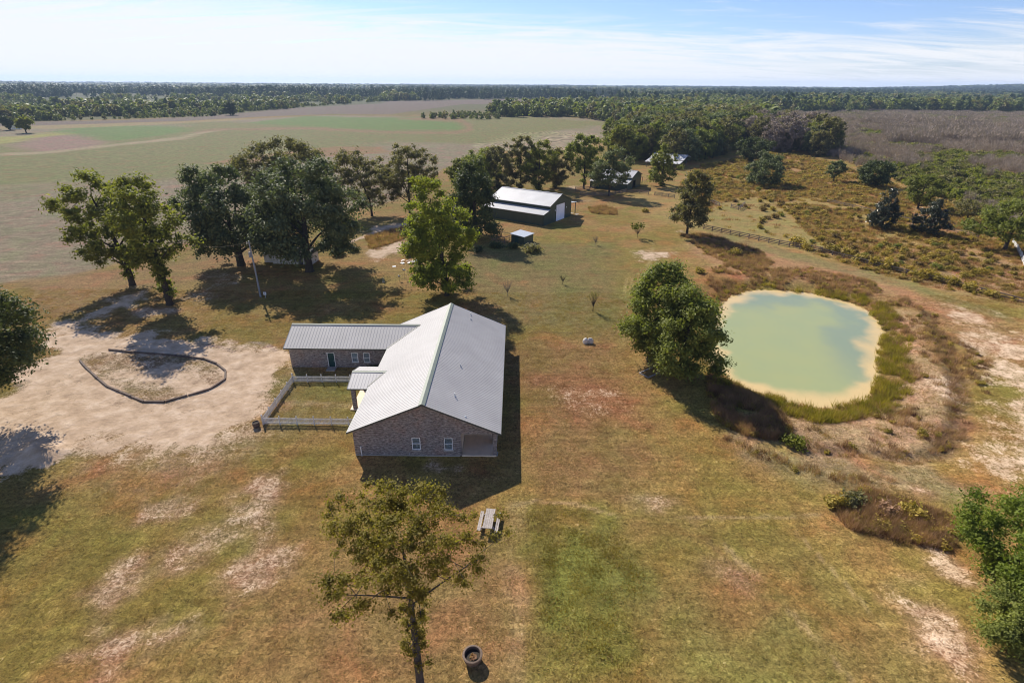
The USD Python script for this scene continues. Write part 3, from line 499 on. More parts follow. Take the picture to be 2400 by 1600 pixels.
part('corner_pillar', MB().box((6.93, OFF + .44, 1.4), (.40, .40, 2.8)).mesh(), BRICK, house)
part('pillar_footing', MB().box((6.93, OFF + .40, .05), (.62, .6, .12)).mesh(), CONCRETE, house)
part('porch_wall', MB().box((5.25, OFF + 3.55, 1.4), (3.5, .12, 2.8)).mesh(), STUCCO, house, label='tan rendered back wall of the corner porch')
part('porch_wall', MB().box((3.52, OFF + 1.86, 1.4), (.12, 3.2, 2.8)).mesh(), STUCCO, house)
part('porch_ceiling', MB().box((5.35, OFF + 1.9, 2.86), (3.5, 3.3, .06)).mesh(), STUCCO, house)
part('porch_floor', MB().box((5.35, OFF + 1.72, .07), (3.46, 3.5, .16)).mesh(), STUCCO, house)
part('porch_beam', MB().box((WW - .12, OFF + 2.0, 2.68), (.2, 2.7, .3)).mesh(), BRICK, house)
dr = part('screen_door', MB().box((6.62, OFF + 2.35, 1.05), (.06, .9, 1.95)).mesh(), DARK, house)  # added dark panel; its colour stands for shade in the open porch side
part('foundation', MB().box((-1.85, OFF - .02, .04), (10.5, .06, .1)).box((0, HL - OFF, .05), (14.3, .1, .1)).mesh(), CONCRETE, house)
def window(x0, z0, x1, z1, y, parent, nrm=-1):
    w, h, cx, cz = x1 - x0, z1 - z0, (x0 + x1) / 2, (z0 + z1) / 2; yy = y + .05
    f = MB(); t = .07
    for c, s in (((cx, yy, z0 + t / 2), (w, .09, t)), ((cx, yy, z1 - t / 2), (w, .09, t)), ((x0 + t / 2, yy, cz), (t, .09, h - 2 * t)), ((x1 - t / 2, yy, cz), (t, .09, h - 2 * t)), ((cx, yy, cz), (w - 2 * t, .08, .055))): f.box(c, s)
    fr = part('window', f.mesh(), WHITE, parent)
    part('sill', MB().box((cx, y - .04, z0 - .04), (w + .14, .16, .07)).mesh(), CONCRETE, fr)
    for k in (0, 1):
        zc = z0 + h * (.26 if k == 0 else .74)
        part('pane', MB().box((cx, yy + .012, zc), (w - 2 * t, .012, h * .5 - t - .03)).mesh(), GLASS, fr)
    part('blind', MB().box((cx, yy + .09, cz), (w - .02, .012, h - .02)).mesh(), BLINDS, fr)
window(-1.35, .76, -.50, 2.2, OFF, house); window(1.88, .76, 2.73, 2.2, OFF, house)
# main roof
lv = math.hypot(HW, RZ - EZ); cs, sn = HW / lv, (RZ - EZ) / lv
part('roof_slope', ribbed((-HW, HL, EZ), (0, -1, 0), (cs, 0, sn), HL, lv), ROOFM, house, label='sunlit left roof slope of pale ribbed metal')
part('roof_slope', ribbed((HW, 0, EZ), (0, 1, 0), (-cs, 0, sn), HL, lv), ROOFM, house, label='shaded right roof slope of pale ribbed metal')
part('ridge_cap', MB().bar((-.15, -.03, RZ + .005), (-.15, HL + .03, RZ + .005), .36, .03, (-sn, 0, cs)).bar((.15, -.03, RZ + .005), (.15, HL + .03, RZ + .005), .36, .03, (sn, 0, cs)).mesh(), TRIM, house)
def rake(p, q, m, parent): part('fascia', MB().bar(p, q, .035, .17).mesh(), m, parent)
for y in (-.02, HL + .02):
    for s in (-1, 1): rake((s * (HW + .02), y, EZ - .06), (0, y, RZ - .06), EAVE, house)
for s in (-1, 1): rake((s * (HW + .02), 0, EZ - .09), (s * (HW + .02), HL, EZ - .09), TRIM if s < 0 else EAVE, house)
for zx, zy, hh in ((1705, 635, .32), (1660, 885, .38), (1788, 207, .25), (1788, 243, .25), (1748, 1055, .10)):
    d = ray(600 + zx / 3.5636, 680 + zy / 3.5636); t = None
    # where the line of sight meets the right slope: z = RZ - SL * (x - HX)
    t = (RZ - SL * (0 - HX) - CAM_H) / (d[2] + SL * d[0]); p = EYE + d * t - np.array([HX, HY, 0])
    m = MB().tube([p + [0, 0, -.1], p + [0, 0, hh]], .055, 8).tube([p + [0, 0, -.02], p + [0, 0, .08]], [.13, .065], 8)
    part('vent_pipe', m.mesh(), GALV, house)
part('cleanout_pipe', MB().tube([(-6.47, OFF - .10, -.05), (-6.5, OFF - .10, 1.05)], .05, 8).box((-6.5, OFF - .10, 1.08), (.14, .14, .1)).mesh(), WHITE, house)
part('tap', MB().tube([(-1.65, OFF, .35), (-1.65, OFF - .14, .33), (-1.65, OFF - .16, .22)], .022, 6).mesh(), GALV, house)
# wing
WB0, WBE, WRB, WEZ, WRZ, WL = 19.12, 18.55, 22.5, 3.05, 4.77, -20.55
WB1 = 2 * WRB - WB0; WSL = (WRZ - WEZ) / (WRB - WBE); lw = math.hypot(WRB - WBE, WRZ - WEZ); cw, sw = (WRB - WBE) / lw, (WRZ - WEZ) / lw
wz = WEZ + WSL * (WB0 - WBE) - .12
wp = sbox(0, 0, 13.3, wz).difference(sbox(-15.68 - WL, -.1, -14.70 - WL, 2.2)).difference(sbox(-12.48 - WL, .76, -11.65 - WL, 2.2)).difference(sbox(-10.93 - WL, .76, -10.10 - WL, 2.2))
wall(wp, (WL, WB0, 0), (1, 0, 0), (0, -1, 0), BRICK, house)
wall(sbox(0, 0, 13.3, wz), (WL, WB1, 0), (1, 0, 0), (0, 1, 0), BRICK, house)
wall(Polygon([(WB0 + .23, 0), (WB1 - .23, 0), (WB1 - .23, wz), (WRB, WRZ - .13), (WB0 + .23, wz)]), (WL, 0, 0), (0, 1, 0), (-1, 0, 0), BRICK, house)
window(-12.48, .76, -11.65, 2.2, WB0, house); window(-10.93, .76, -10.10, 2.2, WB0, house)
fr = part('door', MB().box((-15.19, WB0 + .11, 1.08), (.82, .05, 2.06)).mesh(), DOORG, house)
part('door_frame', MB().box((-15.645, WB0 + .05, 1.1), (.07, .13, 2.2)).box((-14.735, WB0 + .05, 1.1), (.07, .13, 2.2)).box((-15.19, WB0 + .05, 2.165), (.84, .13, .07)).mesh(), WHITE, fr)
part('handle', MB().tube([(-14.87, WB0 + .08, 1.0), (-14.87, WB0 + .01, 1.0)], .035, 8).mesh(), GALV, fr)
part('wall_lamp', MB().box((-16.0, WB0 - .05, 2.05), (.12, .1, .22)).mesh(), EAVE, house)
part('door_step', MB().box((-15.15, WB0 - .55, .06), (1.15, 1.1, .14)).mesh(), CONCRETE, house)
WLL = WL - .42
part('roof_slope', ribbed((WLL, WBE, WEZ), (1, 0, 0), (0, cw, sw), 17.2, lw, .40), ROOFM, house, label='front roof slope of the side wing')
part('roof_slope', ribbed((-3.8, 2 * WRB - WBE, WEZ), (-1, 0, 0), (0, -cw, sw), 17.2, lw, .40), ROOFM, house)
part('ridge_cap', MB().bar((WLL - .02, WRB - .12, WRZ + .0), (-3.9, WRB - .12, WRZ + .0), .03, .28, (0, -cw, -sw)).bar((WLL - .02, WRB + .12, WRZ + .0), (-3.9, WRB + .12, WRZ + .0), .03, .28, (0, cw, -sw)).mesh(), TRIM, house)
rake((WLL - .02, WBE, WEZ - .06), (WLL - .02, WRB, WRZ - .06), EAVE, house); rake((WLL - .02, 2 * WRB - WBE, WEZ - .06), (WLL - .02, WRB, WRZ - .06), EAVE, house)
rake((WLL, WBE - .02, WEZ - .08), (-7.6, WBE - .02, WEZ - .08), EAVE, house)
vz = lambda b: WEZ + WSL * (b - WBE)
va = lambda z: -(RZ - z) / SL
part('valley_flashing', MB().bar((va(vz(WBE + .1)) - .05, WBE + .1, vz(WBE + .1) + .03), (va(WRZ) - .05, WRB, WRZ + .03), .16, .02).mesh(), EAVE, house)
# entrance porch
PB0, PRB, PEZ, PRZ, PL = 8.65, 11.3, 2.95, 3.75, -9.95
PB1 = 2 * PRB - PB0; lp = math.hypot(PRB - PB0, PRZ - PEZ); cp, sp = (PRB - PB0) / lp, (PRZ - PEZ) / lp
part('roof_slope', ribbed((PL, PB0, PEZ), (1, 0, 0), (0, cp, sp), 4.4, lp, .36), ROOFM, house, label='front slope of the small entrance porch roof')
part('roof_slope', ribbed((PL + 4.4, PB1, PEZ), (-1, 0, 0), (0, -cp, sp), 4.4, lp, .36), ROOFM, house)
part('ridge_cap', MB().bar((PL - .02, PRB - .1, PRZ + .005), (-6.0, PRB - .1, PRZ + .005), .03, .24, (0, -cp, -sp)).bar((PL - .02, PRB + .1, PRZ + .005), (-6.0, PRB + .1, PRZ + .005), .03, .24, (0, cp, -sp)).mesh(), TRIM, house)
wall(Polygon([(PB0 + .25, PEZ - .25), (PB1 - .25, PEZ - .25), (PB1 - .25, PEZ - .05), (PRB, PRZ - .13), (PB0 + .25, PEZ - .05)]), (PL + .22, 0, 0), (0, 1, 0), (-1, 0, 0), BRICK, house)
rake((PL - .02, PB0, PEZ - .06), (PL - .02, PRB, PRZ - .06), EAVE, house); rake((PL - .02, PB1, PEZ - .06), (PL - .02, PRB, PRZ - .06), EAVE, house)
rake((PL, PB0 - .02, PEZ - .08), (-7.6, PB0 - .02, PEZ - .08), EAVE, house)
for b in (PB0 + .5, PB1 - .5): part('porch_column', MB().box((PL + .5, b, 1.36), (.42, .42, 2.7)).mesh(), BRICK, house)
part('porch_slab', MB().box((-8.5, PRB, .06), (2.9, PB1 - PB0 - .2, .14)).mesh(), STUCCO, house)
va2 = lambda z: -(RZ - z) / SL
part('valley_flashing', MB().bar((va2(PEZ + .1) - .04, PB0 + .33, PEZ + .13), (va2(PRZ) - .04, PRB, PRZ + .03), .14, .02).mesh(), EAVE, house)

# picket fence round the front yard
def picket_run(a, b, label, gate=False):
    a, b = np.array(a, float), np.array(b, float); Lr = np.linalg.norm(b - a); d = (b - a) / Lr
    f = thing('picket_fence', label, 'fence', (a[0], a[1], 0), math.degrees(math.atan2(d[1], d[0])), group='white picket fence round the front yard')
    nP = max(2, round(Lr / 1.85)) + 1
    for k in range(nP):
        x = Lr * k / (nP - 1)
        if k == 0: continue
        p = part('post', MB().box((x, .0, .5), (.10, .10, 1.0)).mesh(), FENCEW, f)
        part('post_cap', trimesh.creation.icosphere(1, .075).apply_translation((x, 0, 1.06)), FENCEW, p, smooth=True)
    if True:
        p = part('post', MB().box((0, .0, .55), (.13, .13, 1.12)).mesh(), FENCEW, f); part('post_cap', trimesh.creation.icosphere(1, .10).apply_translation((0, 0, 1.18)), FENCEW, p, smooth=True)
    for z in (.22, .74): part('rail', MB().box((Lr / 2, .045, z), (Lr - .1, .035, .09)).mesh(), FENCEW, f)
    n = int(Lr / .135)
    for k in range(1, n):
        x = Lr * k / n
        part('picket', MB().prism(Polygon([(x - .038, .06), (x + .038, .06), (x + .038, .86), (x, .92), (x - .038, .86)]), lambda u, v, w: (u, -.012 - w + .03, v), .02).mesh(), FENCEW, f)
FBL, FFL, FFR, FBR = (-27.41, 59.03), (-27.28, 49.72), (-16.0, 49.66), (-18.4, 59.13)
picket_run(FBL, FBR, 'white picket fence along the far side of the grassy front yard, by the wing')
picket_run(FFL, FBL, 'white picket fence side running from the dark barrel towards the house wing door')
picket_run(FFL, FFR, 'white picket fence along the near side of the front yard, ending at the house gable')

# ------------------------------------------------------------------ barns
def barn(name, label, P1, P2, P3, LW, e_low, t_low, e_main, ridge, length, door, lean_right=True, roofm=ROOFB):
    """P1: outer front corner of the lean-to, P2: far corner of the gable end, P3: a point down the long side"""
    P1, P2, P3 = (np.array(q[:2]) for q in (P1, P2, P3)); W = np.linalg.norm(P2 - P1)
    ang = math.atan2(*(P2 - P1)[::-1])                   # local x along the gable end, local y down the building
    b = thing(name, label, 'barn', (*P1, 0), math.degrees(ang)); Lb = length; xr = (LW + W) / 2
    X, Y, Z = (1, 0, 0), (0, 1, 0), (0, 0, 1)
    front = Polygon([(0, 0), (W, 0), (W, e_main), (xr, ridge), (LW, e_main), (LW, t_low), (0, e_low)])
    (d0, d1, dz) = door
    hole = sbox(d0, -.1, d1, dz)
    T = lambda u, v, w: (u, w, v)
    part('wall', MB().prism(front.difference(hole), T, .15).mesh(), BARNG, b)
    part('wall', MB().prism(front, lambda u, v, w: (u, Lb - w, v), .15).mesh(), BARNG, b)
    part('wall', ribbed((0.0, Lb, 0), (0, -1, 0), Z, Lb, e_low - .02, .4, .03, .07), BARNG, b)
    part('wall', ribbed((LW, Lb, t_low), (0, -1, 0), Z, Lb, e_main - t_low - .02, .4, .03, .07), BARNG, b)
    part('wall', ribbed((W, 0, 0), (0, 1, 0), Z, Lb, e_main - .02, .4, .03, .07), BARNG, b)
    o = .25
    def slope(p, q, lab=None):                           # p low edge (x, z), q high edge
        v = np.array([q[0] - p[0], 0, q[1] - p[1]]); l = np.linalg.norm(v); v /= l
        if v[0] > 0: part('roof_slope', ribbed((p[0], Lb + o, p[1]), (0, -1, 0), v, Lb + 2 * o, l, .5, .03, .08), roofm, b, label=lab)
        else: part('roof_slope', ribbed((p[0], -o, p[1]), (0, 1, 0), v, Lb + 2 * o, l, .5, .03, .08), roofm, b, label=lab)
    sm = (ridge - e_main) / (xr - LW); slo = (t_low - e_low) / LW
    slope((LW - .35, e_main - .35 * sm + .12), (xr, ridge + .12)); slope((W + .35, e_main - .35 * sm + .12), (xr, ridge + .12)); slope((-.3, e_low - .3 * slo + .12), (LW - .04, t_low + .12), 'lower lean-to roof slope')
    part('ridge_cap', MB().box((xr, Lb / 2, ridge + .15), (.4, Lb + 2 * o, .05)).mesh(), roofm, b)
    for p, q in (((LW - .35, e_main - .35 * sm), (xr, ridge)), ((W + .35, e_main - .35 * sm), (xr, ridge)), ((-.3, e_low - .3 * slo), (LW, t_low))):
        part('fascia', MB().bar((p[0], -o - .02, p[1] + .03), (q[0], -o - .02, q[1] + .03), .04, .2).mesh(), BARNG, b)
    return b, W, Lb
B1 = (F(1272.8, 531), F(1337.4, 507.1), F(1162.2, 512.2))
b1, W1, L1 = barn('metal_barn', 'dark green metal barn with a pale roof and a big white roller door', *B1, 3.35, 3.0, 3.75, 4.75, 6.95, 19.5, (6.6, 11.4, 4.5))
dp = part('roller_door', ribbed((6.6, .06, 0), (1, 0, 0), (0, 0, 1), 4.8, 4.5, 1.2, .03, .08), DOORW, b1)
part('door_frame', MB().box((6.52, .0, 2.3), (.14, .12, 4.6)).box((11.48, .0, 2.3), (.14, .12, 4.6)).box((9.0, .0, 4.58), (5.1, .12, .14)).mesh(), EAVE, dp)
part('concrete_apron', MB().box((9.4, -1.1, .04), (6.8, 2.2, .10)).mesh(), CONCRETE, b1)
part('concrete_apron', MB().box((W1 + 2.0, 1.5, .04), (3.6, 4.5, .10)).mesh(), CONCRETE, b1)
for x, z in ((6.0, 3.2), (12.2, 3.1)): part('wall_lamp', MB().box((x, -.08, z), (.22, .18, .3)).mesh(), WHITE, b1)
part('porch_roof', MB().bar((W1, 3.0, 3.8), (W1 + 4.0, 3.0, 3.35), 5.5, .08).mesh(), GALV, b1)
for y in (.6, 5.4): part('porch_post', MB().box((W1 + 3.7, y, 1.7), (.16, .16, 3.4)).mesh(), EAVE, b1)
part('store_box', MB().box((W1 + 1.3, 3.2, 1.4), (2.4, 3.6, 2.8)).mesh(), BARNG, b1)
B2 = (F(1468.4, 449.3), F(1500.7, 435.7), F(1395.2, 445.9))
b2, W2, L2 = barn('stable_barn', 'smaller dark green barn with an open doorway, behind a grey tree', *B2, 4.3, 2.5, 3.4, 4.2, 5.85, 14.0, (5.6, 8.6, 3.0))
part('doorway', MB().box((7.1, .6, 1.5), (3.0, .1, 3.0)).mesh(), DARK, b2)  # near-black sheet behind the opening; interior shade put into its colour
part('porch_roof', MB().bar((W2, 4.0, 3.2), (W2 + 4.2, 4.0, 2.6), 7.0, .08).mesh(), OLDROOF, b2)
for y in (.8, 7.2): part('porch_post', MB().box((W2 + 4.0, y, 1.3), (.16, .16, 2.6)).mesh(), EAVE, b2)
# open pole shed up the slope
s3 = thing('pole_shed', 'open pole shed with two pale metal roof slopes among the trees', 'shed', (*F(1597, 394)[:2], 0), 57)
for x in (-3.5, 0, 3.5):
    for y in (0, 5, 10, 14): part('post', MB().box((x * 1.9, y, 1.5), (.2, .2, 3.0)).mesh(), RAILWOOD, s3)
lv3 = math.hypot(6.5, 1.7)
part('roof_slope', ribbed((-1.5, 15, 3.5), (0, -1, 0), np.array([6.5, 0, 1.7]) / lv3, 16, lv3, .6), ROOFB, s3); part('roof_slope', ribbed((-6.9, 15, 2.5), (0, -1, 0), np.array([4.6, 0, .8]) / math.hypot(4.6, .8), 16, math.hypot(4.6, .8), .6), ROOFB, s3)
part('roof_slope', ribbed((9.5, -1, 3.9), (0, 1, 0), np.array([-4.5, 0, 1.3]) / math.hypot(4.5, 1.3), 16, math.hypot(4.5, 1.3), .6), ROOFB, s3)
# small shed and dog pen
sc = np.array([2.25, 126.3]); sa = math.degrees(math.atan2(127.0 - 123.56, 4.87 - 2.55))
sh = thing('small_shed', 'small dark green shed with a flat pale roof beside the metal barn', 'shed', (*sc, 0), sa)
part('wall', MB().box((0, 0, .95), (4.0, 3.6, 1.9)).mesh(), BARNG, sh)
part('roof', MB().bar((0, -2.0, 1.92), (0, 2.0, 2.22), 4.5, .09).mesh(), GALV, sh)
part('door', MB().box((-2.03, .2, .85), (.06, .9, 1.6)).mesh(), DOORG, sh)
pen = thing('dog_pen', 'dark rail pen beside the small flat roofed shed', 'pen', (*(sc + [-4.6, 1.2]), 0), sa)
for x, y in ((-2, -1.8), (-2, 1.8), (2, -1.8), (2, 1.8), (0, -1.8), (0, 1.8)): part('post', MB().box((x, y, .75), (.1, .1, 1.5)).mesh(), RAILWOOD, pen)
for z in (.4, 1.45):
    for a, b_ in (((-2, -1.8), (2, -1.8)), ((-2, 1.8), (2, 1.8)), ((-2, -1.8), (-2, 1.8)), ((2, -1.8), (2, 1.8))): part('rail', MB().bar((*a, z), (*b_, z), .06, .1).mesh(), RAILWOOD, pen)
# old shed under the oaks
os_ = thing('old_shed', 'old pale sided shed with a dark low roof in the shade of the oaks', 'shed', (-45.2, 109.2, 0), -4)
part('wall', MB().box((0, 0, 1.2), (8.2, 3.6, 2.4)).mesh(), OLDPANEL, os_)
for x in (-2.4, .6, 3.0): part('panel_batten', MB().box((x, -1.83, 1.2), (.14, .08, 2.4)).mesh(), EAVE, os_)
part('lean_to', MB().box((-5.2, .3, .95), (2.2, 2.8, 1.9)).mesh(), OLDPANEL, os_)
part('lean_to_roof', MB().bar((-6.5, .3, 1.9), (-4.1, .3, 2.25), 3.3, .06).mesh(), GALV, os_)
part('roof', MB().prism(Polygon([(-2.2, 2.35), (2.2, 2.35), (0, 3.3)]), lambda u, v, w: (w - 4.5, u, v), 9.0).mesh(), OLDROOF, os_)
part('door', MB().box((1.8, -1.84, 1.0), (.95, .06, 1.9)).mesh(), OLDROOF, os_)
# far white buildings
for px, py, w, h in ((555, 228, 26, 5), (620, 227, 34, 6), (700, 229, 22, 4), (941, 231.5, 30, 6), (38, 302, 7, 4)):
    p = on(px, py + 1)
    fb = thing('farm_building', 'pale farm building far off at the field edge' if px > 60 else 'small pale shed under the two lone trees at the far left field', 'building', p, 12, group='pale farm buildings on the far plain' if px > 60 else None)
    d = w * .45
    part('wall', MB().box((0, 0, h * .32), (w, d, h * .64)).mesh(), PALEB, fb)
    part('roof', MB().prism(Polygon([(-d * .55, h * .62), (d * .55, h * .62), (0, h)]), lambda u, v, q: (q - w * .52, u, v), w * 1.04).mesh(), ROOFB, fb)
# water tower on the horizon
# ------------------------------------------------------------------ yard objects
pl = thing('utility_pole', 'grey utility pole with wires leading off into the oaks', 'utility pole', (-44.12, 88.86, 0))
part('pole', MB().tube([(0, 0, -.2), (0, 0, 5), (-.1, 0, 9.95)], [.17, .14, .10], 10).mesh(), POLEM, pl)
part('transformer', MB().tube([(-.36, 0, 7.15), (-.36, 0, 7.95)], .2, 10).tube([(-.36, 0, 7.95), (-.36, 0, 8.05)], [.21, .1], 10).mesh(), POLEM, pl)
part('bracket', MB().bar((-.5, 0, 9.5), (.25, 0, 9.5), .08, .08).bar((-.5, 0, 8.2), (.15, 0, 8.2), .08, .08).mesh(), RAILWOOD, pl)
part('insulator', MB().tube([(-.45, 0, 9.5), (-.45, 0, 9.75)], .05, 6).mesh(), WHITE, pl)
def sag(a, b, s, n=14):
    t = np.linspace(0, 1, n)[:, None]; p = np.array(a) * (1 - t) + np.array(b) * t; p[:, 2] -= s * 4 * (t * (1 - t))[:, 0]; return p
for i, (z, q) in enumerate(((9.7, F(452, 575, 9.3)), (8.0, F(470, 604, 7.6)))):
    part('wire', MB().tube(sag((-.45, 0, z), q - np.array([-44.12, 88.86, 0]), .5), .013, 5).mesh(), RAILWOOD, pl)
p = on(623, 698)
mt = thing('meter_box', 'small white meter box near the foot of the utility pole', 'meter box', p)
part('stand', MB().box((0, 0, .4), (.08, .08, .8)).mesh(), GALV, mt); part('box', MB().box((0, -.06, .85), (.42, .2, .5)).mesh(), WHITE, mt); part('dial', MB().tube([(0, -.16, .9), (0, -.22, .9)], .1, 10).mesh(), GALV, mt)
solo('guy_rod', MB().tube([on(650, 655) + [0, 0, 1.3], on(662, 676)], .04, 6).mesh(), ORANGE, 'thin rusty guy rod slanting in the shade right of the utility pole', 'rod')

TIM = [(-56.2, 67.4), (-52.0, 66.7), (-47.9, 66.2), (-41.7, 65.1), (-39.4, 63.8), (-37.3, 61.9), (-36.3, 59.7), (-37.0, 57.2), (-40.7, 54.2), (-43.1, 54.1), (-49.7, 57.5), (-52.2, 59.4), (-55.9, 62.4), (-57.8, 64.1)]
rg = np.random.default_rng(5)
for a, b_ in zip(TIM[:-1], TIM[1:]):
    a, b_ = np.array(a), np.array(b_); l = np.linalg.norm(b_ - a); n = max(1, round(l / 2.5))
    for k in range(n):
        u, v = a + (b_ - a) * (k / n), a + (b_ - a) * ((k + 1) / n); c = (u + v) / 2; zz = at(*c)[2]
        d = (v - u) / np.linalg.norm(v - u)
        solo('edging_timber', MB().bar((*(u + d * .04), zz + .09 + rg.uniform(-.03, .03)), (*(v - d * .04), zz + .09 + rg.uniform(-.03, .03)), .21, .24).mesh(), TIMBER,
             'dark squared timber lying in the broken ring round the sandy drive island', 'timber', 'timbers edging the drive island')

# picnic table
pt = thing('picnic_table', 'weathered grey wooden picnic table on the grass right of the small tree', 'picnic table', (-1.83, 34.95, 0), -6)
for k in range(5): part('top_plank', MB().box((-.32 + k * .16, 0, .755 + .004 * (k % 2)), (.145, 2.3, .04)).mesh(), OLDWOOD, pt)
for s in (-1, 1):
    for k in (0, 1): part('seat_plank', MB().box((s * (.66 + k * .15), -.04, .45), (.14, 2.25, .04)).mesh(), OLDWOOD, pt)
    y = s * .75
    part('cross_beam', MB().box((0, y, .41), (1.65, .06, .10)).mesh(), OLDWOOD, pt); part('top_batten', MB().box((0, y, .70), (.74, .06, .08)).mesh(), OLDWOOD, pt)
    for q in (-1, 1): part('leg', MB().bar((q * .26, y + .06, .72), (q * .72, y + .06, 0.0), .06, .10).mesh(), OLDWOOD, pt)
# round planter
rp = thing('round_planter', 'round brown clay planter standing on the grass by the small tree', 'planter', at(-2.41, 22.92))
part('bowl', lathe([(0, .02), (.42, .02), (.56, .28), (.60, .55), (.64, .58), (.66, .70), (.62, .73), (.53, .73), (.50, .66), (.49, .50), (0, .50)], 36), POTM, rp, smooth=40)
part('soil', lathe([(0, .515), (.488, .515), (.488, .505)], 24), SOIL, rp)
rg = np.random.default_rng(3); m = MB()
for k in range(90):
    a, r = rg.uniform(0, 6.28), .2 * rg.random() ** .5; c = np.array([math.cos(a) * r + .06, math.sin(a) * r - .08, .53 + rg.random() * .12]); t = rg.normal(size=3) * .06; w = rg.normal(size=3) * .04
    m.add([c - t, c + w, c + t, c - w], [[0, 1, 2, 3]])
part('plant', m.mesh(), L['weed'], rp)
p = np.array([-27.85, 49.3])
br = thing('barrel_planter', 'dark half barrel planter at the near left corner of the picket fence', 'planter', (*p, 0))
part('barrel', lathe([(0, .0), (.30, .0), (.37, .28), (.35, .58), (.31, .58), (.31, .48), (0, .48)], 20), TIMBER, br, smooth=40); part('soil', lathe([(0, .49), (.305, .49), (.305, .48)], 16), SOIL, br)
for z in (.14, .44): part('hoop', lathe([(.352, z), (.375, z), (.375, z + .05), (.352, z + .05), (.352, z)], 20), RUSTY, br)
# two pale stones
def rock(seed, s):
    v = trimesh.creation.icosphere(3, 1.0); d = meshkit.fbm(v.vertices * 1.3 + seed * 7, 4, seed)
    v.vertices = v.vertices * (0.72 + .6 * d)[:, None] * np.array(s); return v
for sd, (px, py), s, lab in ((1, (1372, 803), (.40, .36, .52), 'pale stone, left of the pair lying on the lawn right of the house'), (2, (1383.5, 803), (.42, .36, .48), 'pale stone, right of the pair lying on the lawn right of the house')):
    r = rock(sd, s); r.apply_translation(on(px, py) + [0, 0, .3]); solo('boulder', r, STONE, lab, 'stone', smooth=True)
# disc feeders, statue, rubbish
for (bx, by), h, lab in (((948.8, 653), 1.75, 'taller dark dish feeder on a thin post beside the yellow tree'), ((936.6, 658.8), .95, 'shorter dark dish feeder on a thin post, left of the taller one')):
    p = on(bx, by); r = .36 if h > 1.2 else .28
    fd = thing('dish_feeder', lab, 'feeder', p)
    part('post', MB().tube([(0, 0, 0), (0, 0, h)], .02, 6).mesh(), RUSTY, fd); part('dish', lathe([(0, h - .12), (r * .6, h - .10), (r, h + .02), (r, h + .05), (r * .6, h - .05), (0, h - .07)], 20), RUSTY, fd, smooth=40)
    part('cap', trimesh.creation.icosphere(2, .11).apply_translation((-.12, .05, h + .08)), WHITE if h > 1.2 else GALV, fd, smooth=True)
p = on(899, 662)
stt = thing('garden_statue', 'small grey green garden figure on the lawn left of the dish feeders', 'statue', p)
part('plinth', MB().box((0, 0, .08), (.36, .36, .16)).mesh(), STONE, stt); part('figure', lathe([(0, .16), (.17, .16), (.2, .35), (.13, .55), (.09, .6), (.12, .7), (.10, .82), (0, .86)], 14), mat('mossy_stone', (.19, .22, .18), .9, .3, 8.0), stt, smooth=50)
rg = np.random.default_rng(8)
rb = thing('rubbish_heap', 'heap of white broken panels lying left of the yellow tree', 'rubbish', on(961, 616))
for k in range(12): part('panel', MB().box((rg.normal() * .9, rg.normal() * .45, .12 + .05 * k % .3), (rg.uniform(.4, 1.0), rg.uniform(.3, .7), .04), rg.uniform(0, 3), rg.uniform(-.3, .3), rg.uniform(-.3, .3)).mesh(), WHITE, rb)
solo('white_scrap', MB().box(on(924, 626) + [0, 0, .08], (.7, .4, .1), .4, .15).mesh(), WHITE, 'single white scrap on the grass left of the rubbish heap', 'scrap')
# stock trough / jon boat shape lying under the pond trees
bt = thing('plank_frame', 'pale plank frame lying on the ground under the pond trees', 'frame', on(1531, 869), 38)
for a, b_ in (((-1.9, -.75), (1.9, -.75)), ((-1.9, .75), (1.9, .75)), ((-1.9, -.75), (-1.9, .75)), ((1.9, -.75), (1.9, .75))): part('plank', MB().bar((*a, .07), (*b_, .07), .14, .12).mesh(), OLDWOOD, bt)

# ------------------------------------------------------------------ rail fences
def rail_fence(pts, label, rails=3, h=1.15, step=2.6, m=RAILWOOD, group='dark rail fences of the pasture', skip=()):
    pts = [np.array(q[:2]) for q in pts]; a = pts[0]
    f = thing('rail_fence', label, 'fence', (*a, 0), group=group); segs = []
    for u, v in zip(pts[:-1], pts[1:]):
        n = max(1, round(np.linalg.norm(v - u) / step)); segs += [u + (v - u) * k / n for k in range(n)]
    segs.append(pts[-1]); rg = np.random.default_rng(len(segs))
    P3 = [np.array([*(s - a), at(*s)[2]]) for s in segs]
    for p in P3: part('post', MB().box(p + [0, 0, h / 2], (.17, .17, h + .1), rg.uniform(-.2, .2)).mesh(), m, f)
    for u, v in zip(P3[:-1], P3[1:]):
        d = v - u; d /= np.linalg.norm(d); o = np.array([-d[1], d[0], 0]) * .085
        for k in range(rails):
            z = h * (1 - k / rails) - .06 + rg.uniform(-.02, .02); part('rail', MB().bar(u - o - d * .05 + [0, 0, z], v - o + d * .05 + [0, 0, z], .06, .17).mesh(), m, f)
Z6 = lambda x, y: F(1500 + x / 4.704, 360 + y / 4.704)
rail_fence([F(1648.8, 536.5), F(1825, 573.6), F(1925, 592)], 'long dark rail fence running down past the tall olive tree above the pond', group=None)
rail_fence([F(1925, 592), F(2090, 634), F(2267, 677), F(2330, 694), F(2420, 718)], 'dark rail fence half hidden by scrub between the pond bank and the pasture', 2, .9, group=None)
rail_fence([F(1939, 475), F(2060, 503), F(2219, 541), F(2291, 558)], 'low dark rail fence running behind the two magnolias', 2, .95, 3.2, group=None)
rail_fence([Z6(160, 462), Z6(240, 472), Z6(380, 492)], 'short dark rail fence beside the sandy patch left of the olive tree', group=None)
rail_fence([Z6(700, 580), Z6(800, 556), Z6(872, 588)], 'dark corral rails bending behind the tall olive tree', 2, 1.2, group=None)
